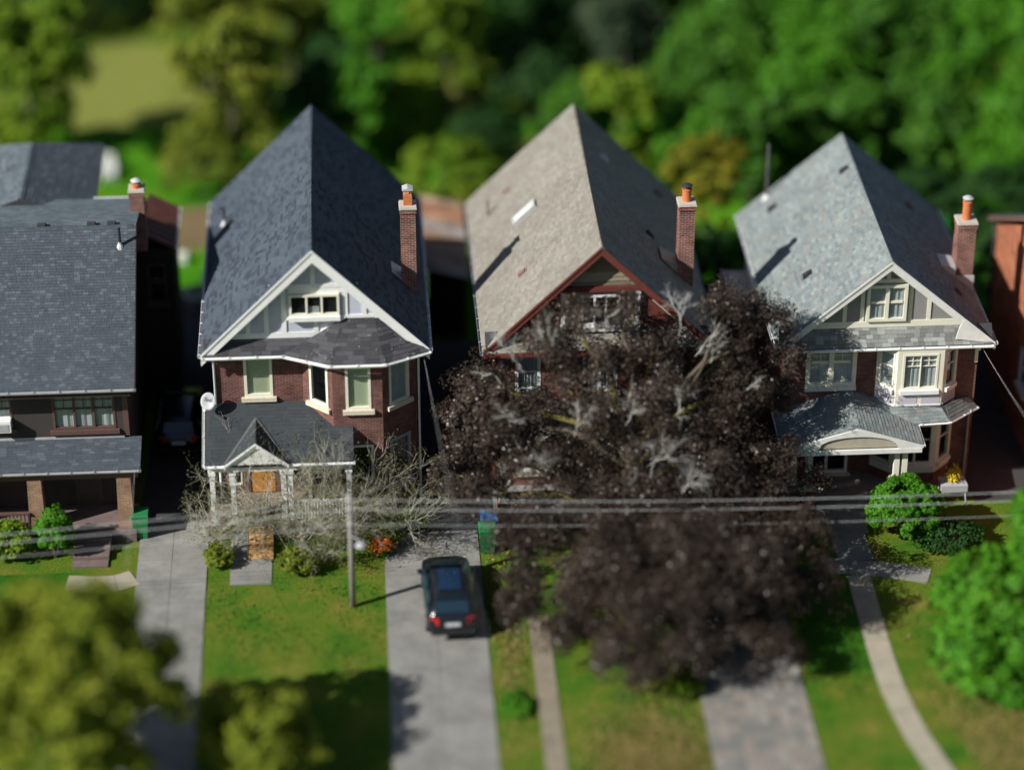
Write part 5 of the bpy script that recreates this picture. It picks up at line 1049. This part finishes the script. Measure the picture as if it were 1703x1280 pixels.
# --- uneven grass: tufts standing proud of the turf
def tufts(name, rects, dens, size, mat, z=0.0):
    C = []
    for (x0, x1, y0, y1) in rects:
        n = int((x1 - x0) * (y1 - y0) * dens); C.append(np.stack([rng.uniform(x0, x1, n), rng.uniform(y0, y1, n), np.full(n, z + size * .3)], 1))
    C = np.concatenate(C); k = np.sin(C[:, 0] * 1.7 + 1.3 * np.sin(C[:, 1] * .9)) + np.cos(C[:, 1] * 1.3 + C[:, 0] * .6) + rng.normal(size=len(C)) * .8; C = C[k > -.2]
    V, F = leaf_quads(C, size); o = bpy.data.objects.new(name, fast_mesh(name, V, F, mat)); col.objects.link(o)
    tag(o, None, None, kind='stuff')
tufts('grass_tufts', [(-3.9, 2.4, -18, -5.6), (6.1, 7.3, -18, -4), (9, 13, -18, -14), (17.1, 19, -18, -6), (20.4, 28, -18, -6.8), (-13, -6.7, -12, -5.6)], 45, .085, 'leaf_turf')
tufts('back_grass_tufts', [(-14, 5, 20, 34), (6.6, 17, 13, 34)], 20, .1, 'leaf_turf', .005)
for (cx_, cy_, sx, sy, n) in ((24.6, -16.8, 2.2, 2.4, 15000), (11.2, -17.0, 1.2, 1.8, 9000), (6.8, -9.5, .35, 3.0, 1500)):
    C = np.stack([rng.normal(cx_, sx, n), rng.normal(cy_, sy, n), np.full(n, .03)], 1)
    if cx_ > 20: C = C[C[:, 0] > 21.3 - .25 * (C[:, 1] + 16)]
    elif cx_ > 9: C = C[(C[:, 0] < 13.0) & (C[:, 0] > 8.4)]
    else: C = C[(C[:, 0] > 6.1) & (C[:, 0] < 7.4)]
    V, F = leaf_quads(C, .09); o = bpy.data.objects.new('dry_grass', fast_mesh('dry_grass', V, F, 'leaf_straw')); col.objects.link(o); tag(o, kind='stuff')
# ================================================================ vehicles
def car(label, loc, rz, paint, roof_glass=True):
    root = thing('parked_car', label, 'car', (0, 0, 0), 'parked cars')
    ST = [(-2.22, .70, .42, .80, .64, .86), (-2.14, .84, .32, .92, .72, 1.02), (-1.98, .89, .28, .98, .66, 1.28), (-1.62, .91, .25, 1.0, .62, 1.5), (-.9, .92, .24, 1.0, .62, 1.56), (0, .92, .24, .99, .62, 1.55), (.4, .92, .24, .97, .63, 1.48), (1.12, .91, .25, .95, .74, 1.04), (1.7, .89, .27, .88, .7, .95), (2.1, .82, .32, .76, .62, .82), (2.22, .7, .4, .66, .52, .7)]
    mb = MB(); N = 10
    for (y, w_, zb, zs_, wr_, zt) in ST:
        zm = (zb + zs_) / 2
        for p in ((-w_ * .93, zb), (-w_, zm), (-w_ * .965, zs_), (-wr_, zt - .05), (-wr_ * .75, zt), (wr_ * .75, zt), (wr_, zt - .05), (w_ * .965, zs_), (w_, zm), (w_ * .93, zb)): mb.v.append((p[0], y, p[1]))
    for i in range(len(ST) - 1):
        for k in range(N): mb.f.append((i * N + k, i * N + (k + 1) % N, (i + 1) * N + (k + 1) % N, (i + 1) * N + k))
    mb.f.append(tuple(range(N))); mb.f.append(tuple((len(ST) - 1) * N + k for k in range(N)))
    body = build(mb, 'body', paint, root, smooth=True); sm = body.modifiers.new('sub', 'SUBSURF'); sm.levels = 2; sm.render_levels = 2
    def pane(nm, pts, mt='car_glass', off=(0, 0, 0)):
        mb = MB(); mb.prism([Vector(p) + Vector(off) for p in pts], (off[0] * .5, off[1] * .5, off[2] * .5)); build(mb, nm, mt, root)
    pane('rear_window', [(-.58, -2.0, 1.13), (.58, -2.0, 1.13), (.54, -1.72, 1.42), (-.54, -1.72, 1.42)], off=(0, -.05, .035))
    pane('windscreen', [(-.62, 1.05, 1.06), (.62, 1.05, 1.06), (.56, .5, 1.42), (-.56, .5, 1.42)], off=(0, .03, .035))
    if roof_glass: pane('sunroof_reflection', [(-.4, -1.2, 1.54), (.4, -1.2, 1.54), (.4, .1, 1.54), (-.4, .1, 1.54)], 'sunroof_reflection', (0, 0, .02))
    for s in (-1, 1):
        for (ya, yb) in ((-1.6, -.75), (-.7, .2), (.24, .85)):
            zt = 1.4 if yb < .5 else 1.2; pane('side_window', [(s * .87, ya, 1.04), (s * .87, yb, 1.03), (s * (.7 if yb < .5 else .78), yb - .08, zt if yb < .5 else 1.16), (s * .7, ya + .08, 1.4)], off=(s * .03, 0, .01))
        mb = MB(); mb.hexa([(s * .5, -2.235, .78), (s * .8, -2.14, .78), (s * .82, -2.02, .78), (s * .5, -2.15, .78), (s * .5, -2.22, 1.0), (s * .76, -2.1, 1.02), (s * .78, -2.0, 1.02), (s * .5, -2.1, 1.0)]); build(mb, 'tail_light', 'tail_red', root)
        mb = MB(); mb.hexa([(s * .45, 2.12, .62), (s * .76, 2.04, .62), (s * .78, 1.9, .62), (s * .45, 2.0, .62), (s * .45, 2.15, .74), (s * .74, 2.06, .78), (s * .76, 1.88, .8), (s * .45, 1.98, .76)]); build(mb, 'headlight', 'lamp_clear', root)
        mb = MB(); mb.hexa([(s * .88, .72, 1.0), (s * 1.06, .7, 1.02), (s * 1.06, .84, 1.02), (s * .88, .86, 1.0), (s * .88, .72, 1.14), (s * 1.05, .72, 1.15), (s * 1.05, .82, 1.15), (s * .88, .84, 1.12)]); build(mb, 'wing_mirror', paint, root)
        for yw in (-1.35, 1.38):
            mb = MB(); mb.lathe((s * .8, yw, .33), [(.2, -.11), (.31, -.11), (.33, -.07), (.33, .07), (.31, .11), (.2, .11)], 20, 'X'); ty = build(mb, 'tyre', 'tyre', root)
            mb = MB(); mb.lathe((s * .86, yw, .33), [(.05, -.05), (.21, -.06), (.21, .06), (.06, .045)], 10, 'X'); build(mb, 'rim', 'metal', ty)
    mb = MB(); mb.box(-.26, .26, -2.26, -2.24, .72, .86); build(mb, 'licence_plate', 'plate', root)
    mb = MB(); mb.box(-.75, .75, -2.25, -2.12, .36, .56); build(mb, 'bumper', 'tyre', root)
    root.location = loc; root.rotation_euler = (0, 0, R(rz)); return root
car('black hatchback with red tail lights parked on the concrete driveway by the lawn', (4.72, -7.3, .035), 1.5, 'paint_black')
car('dark car deep in the shadowed gap beside the slate-roofed house', (-5.25, 5.6, .03), 0, 'paint_black', False)

# ================================================================ utility pole and wires
PX, PYY = 1.32, -7.0
up_ = thing('utility_pole', 'grey wooden utility pole with street lamp on the front lawn', 'utility pole', (PX, PYY, 0))
mb = MB(); mb.tube([(PX, PYY, 0), (PX, PYY, 2.5), (PX, PYY, 4.75)], [.11, .1, .085], 10); build(mb, 'shaft', 'pole_wood', up_, smooth=True)
mb = MB(); mb.tube([(PX, PYY - .1, 3.0), (PX + .15, PYY - .4, 3.2), (PX + .3, PYY - .8, 3.25)], .035, 6); la = build(mb, 'lamp_arm', 'metal', up_)
mb = MB(); mb.lathe((PX + .34, PYY - .95, 3.16), [(.06, .14), (.16, .1), (.2, .02), (.14, -.04)], 10); build(mb, 'lamp_head', 'dish_grey', la)
for z in (4.6, 4.22, 3.58):
    mb = MB(); mb.lathe((PX, PYY - .16, z - .06), [(.03, 0), (.055, .03), (.03, .06), (.05, .09), (.02, .12)], 8); build(mb, 'insulator', 'dish_grey', up_)
for i, (zc, zl, zr, lab) in enumerate(((4.6, 3.65, 4.4, 'uppermost pale wire strung along the street over the front gardens'), (4.22, 3.35, 4.05, 'middle pale wire strung along the street over the front gardens'), (3.58, 2.9, 3.45, 'lowest thin wire strung along the street over the front gardens'))):
    pts = []
    for k in range(41):
        s = k / 40; x = -36 + (PX + 36) * s; pts.append((x, PYY - .18, (zl - 1.2) + (zc - zl + 1.2) * s - 1.0 * 4 * s * (1 - s) * .5 * .6))
    for k in range(1, 41):
        s = k / 40; x = PX + (46 - PX) * s; pts.append((x, PYY - .18, zc + (zr + .4 - zc) * s - .72 * 4 * s * (1 - s)))
    mb = MB(); mb.tube(pts, (.009, .009, .006)[i], 6); wr1 = build(mb, 'street_wire', 'wire', None, (PX, PYY, zc)); tag(wr1, lab, 'wire', 'street wires')
def drop(p, q, lab, sag=.6):
    pts = []; p, q = Vector(p), Vector(q)
    for k in range(31): s = k / 30; pts.append(p.lerp(q, s) - Vector((0, 0, sag * 4 * s * (1 - s))))
    mb = MB(); mb.tube(pts, .0045, 5); o = build(mb, 'service_wire', 'wire_white', None, p); tag(o, lab, 'wire', 'service wires')
drop((4.15, -.2, 6.5), (5.4, -22, 8.2), 'thin white service wire at the bay corner of the white-gabled house')
drop((24.9, -.1, 6.0), (26.8, -22, 8), 'thin white service wire at the corner of the cream-gabled house')
drop((-6.5, -1.9, 3.0), (-5.9, -22, 8), 'thin white service wire at the porch corner of the brown house', .9)

# ================================================================ small things
def bin_(label, x, y, mat, rz=0):
    r = thing('wheelie_bin', label, 'bin', (x, y, 0), 'household bins')
    mb = MB(); a, b_ = .24, .3; mb.hexa([(x - a, y - a, .06), (x + a, y - a, .06), (x + a, y + a, .06), (x - a, y + a, .06), (x - b_, y - b_, 1.0), (x + b_, y - b_, 1.0), (x + b_, y + b_, 1.0), (x - b_, y + b_, 1.0)]); build(mb, 'body', mat, r)
    mb = MB(); mb.hexa([(x - .33, y - .33, 1.004), (x + .33, y - .33, 1.004), (x + .33, y + .36, 1.03), (x - .33, y + .36, 1.03), (x - .3, y - .3, 1.06), (x + .3, y - .3, 1.06), (x + .3, y + .3, 1.1), (x - .3, y + .3, 1.1)]); build(mb, 'lid', mat, r)
    for s in (-1, 1):
        mb = MB(); mb.lathe((x + s * .27, y + .26, .12), [(.04, -.03), (.12, -.03), (.12, .03), (.04, .03)], 12, 'X'); build(mb, 'wheel', 'tyre', r)
    mb = MB(); mb.tube([(x - .25, y + .38, 1.0), (x - .25, y + .42, 1.02), (x + .25, y + .42, 1.02), (x + .25, y + .38, 1.0)], .02, 6); build(mb, 'handle', 'tyre', r)
bin_('green wheeled bin by the brown porch steps at the driveway', -6.45, -1.9, 'bin_green')
bin_('blue wheeled bin beside the porch under the purple maple', 6.4, -2.9, 'bin_blue')
bin_('green wheeled bin beside the blue bin near the maple', 6.3, -3.7, 'bin_green')
fl = thing('flower_clump', 'orange flower clump beside the yellow-green shrub at the driveway head', 'flowers', (2.4, -3.7, 0))
P = np.array((0, 0, .45)) + rng.normal(size=(700, 3)) * np.array((.2, .18, .12)); V, F = leaf_quads(P, .07); o = bpy.data.objects.new('petals', fast_mesh('petals', V, F, 'flower_orange')); col.objects.link(o); o.parent = fl; o['kind'] = 'stuff'
P = np.array((0, 0, .22)) + rng.normal(size=(700, 3)) * np.array((.2, .18, .1)); V, F = leaf_quads(P, .08); o = bpy.data.objects.new('foliage', fast_mesh('foliage', V, F, 'leaf_green')); col.objects.link(o); o.parent = fl
# white slatted garden chair
gc_ = thing('garden_chair', 'white slatted garden chair on the back lawn', 'chair', (-9.6, 28.8, 0)); x, y = -9.6, 28.8
for k in range(5):
    mb = MB(); xx = x - .24 + k * .12; mb.hexa([(xx - .05, y + .22, .4), (xx + .05, y + .22, .4), (xx + .05, y + .25, .4), (xx - .05, y + .25, .4), (xx - .05, y + .42, 1.15 + .04 * (2 - abs(k - 2))), (xx + .05, y + .42, 1.15 + .04 * (2 - abs(k - 2))), (xx + .05, y + .45, 1.15), (xx - .05, y + .45, 1.15)]); build(mb, 'back_slat', 'white', gc_)
    mb = MB(); yy = y - .3 + k * .12; mb.box(x - .3, x + .3, yy - .05, yy + .05, .4, .43); build(mb, 'seat_slat', 'white', gc_)
for sx in (-1, 1):
    for sy in (-.3, .25):
        mb = MB(); mb.box(x + sx * .3 - .03, x + sx * .3 + .03, y + sy - .03, y + sy + .03, 0, .62); build(mb, 'leg', 'white', gc_)
    mb = MB(); mb.box(x + sx * .33 - .06, x + sx * .33 + .06, y - .38, y + .35, .62, .65); build(mb, 'armrest', 'white', gc_)
# patio table and chair behind the driveway
pt_ = thing('patio_table', 'round glass patio table with pale rim at the end of the shaded driveway', 'table', (-4.9, 16.0, 0)); x, y = -4.9, 16.0
mb = MB(); mb.lathe((x, y, .7), [(.66, 0), (.7, .02), (.7, .04), (.66, .05)], 28); build(mb, 'table_rim', 'white', pt_)
mb = MB(); mb.lathe((x, y, .71), [(.655, 0), (.655, .045)], 28); build(mb, 'table_top', 'car_glass', pt_)
for k in range(4):
    a = .8 + k * 1.5708; mb = MB(); mb.tube([(x + .5 * math.cos(a), y + .5 * math.sin(a), 0), (x + .4 * math.cos(a), y + .4 * math.sin(a), .7)], .02, 6); build(mb, 'leg', 'white', pt_)
pc = thing('patio_chair', 'white patio chair behind the round glass table', 'chair', (-4.6, 17.3, 0)); x, y = -4.6, 17.3
mb = MB(); mb.box(x - .25, x + .25, y - .25, y + .25, .4, .44); build(mb, 'seat', 'white', pc); mb = MB(); mb.box(x - .25, x + .25, y + .25, y + .29, .44, .95); build(mb, 'backrest', 'white', pc)
for sx in (-1, 1):
    for sy in (-1, 1): mb = MB(); mb.box(x + sx * .22 - .02, x + sx * .22 + .02, y + sy * .22 - .02, y + sy * .22 + .02, 0, .4); build(mb, 'leg', 'white', pc)
sb = thing('storage_box', 'small white box on the shaded back lawn', 'box', (-5.85, 20.3, 0)); mb = MB(); mb.box(-6.05, -5.65, 20.1, 20.5, 0, .32); build(mb, 'body', 'white', sb); mb = MB(); mb.box(-6.08, -5.62, 20.07, 20.53, .322, .38); build(mb, 'lid', 'white_old', sb)
# planter table by the right house
tb = thing('planter_stand', 'grey garden stand with yellow flowers beside the cream bay', 'planter', (24.0, -1.4, 0)); x, y = 24.0, -1.4
mb = MB(); mb.box(x - .5, x + .5, y - .35, y + .35, .62, .9); build(mb, 'trough', 'dish_grey', tb)
for sx in (-1, 1):
    for sy in (-1, 1): mb = MB(); mb.tube([(x + sx * .5, y + sy * .35, 0), (x + sx * .42, y + sy * .28, .64)], .03, 6); build(mb, 'leg', 'dish_grey', tb)
P = np.array((0, 0, 1.15)) + rng.normal(size=(350, 3)) * np.array((.14, .12, .2)); V, F = leaf_quads(P, .08); o = bpy.data.objects.new('blossom', fast_mesh('blossom', V, F, 'flower_yellow')); col.objects.link(o); o.parent = tb; o['kind'] = 'stuff'
gs = thing('green_slide', 'bright green plastic slide in the yard behind the orange brick house', 'slide', (27.6, 19.6, 0)); x, y = 27.6, 19.6
mb = MB(); mb.prism([(x - .25, y - .9, .1), (x - .25, y + .2, 1.1), (x - .25, y + .5, 1.1), (x - .25, y + .5, 1.0), (x - .25, y + .2, 1.0), (x - .25, y - .9, 0)], (.5, 0, 0)); build(mb, 'chute', 'plastic_green', gs)
for s in (-1, 1): mb = MB(); mb.prism([(x + s * .27, y - .9, .05), (x + s * .27, y + .2, 1.05), (x + s * .27, y + .5, 1.05), (x + s * .27, y + .5, 1.3), (x + s * .27, y + .2, 1.25), (x + s * .27, y - .9, .25)], (s * .04, 0, 0)); build(mb, 'side_rail', 'plastic_green', gs)
mb = MB(); mb.box(x - .25, x - .2, y + .5, y + .56, 0, 1.1); mb.box(x + .2, x + .25, y + .5, y + .56, 0, 1.1)
for k in range(4): mb.box(x - .2, x + .2, y + .5, y + .55, .2 + k * .22, .25 + k * .22)
build(mb, 'ladder', 'plastic_green', gs)
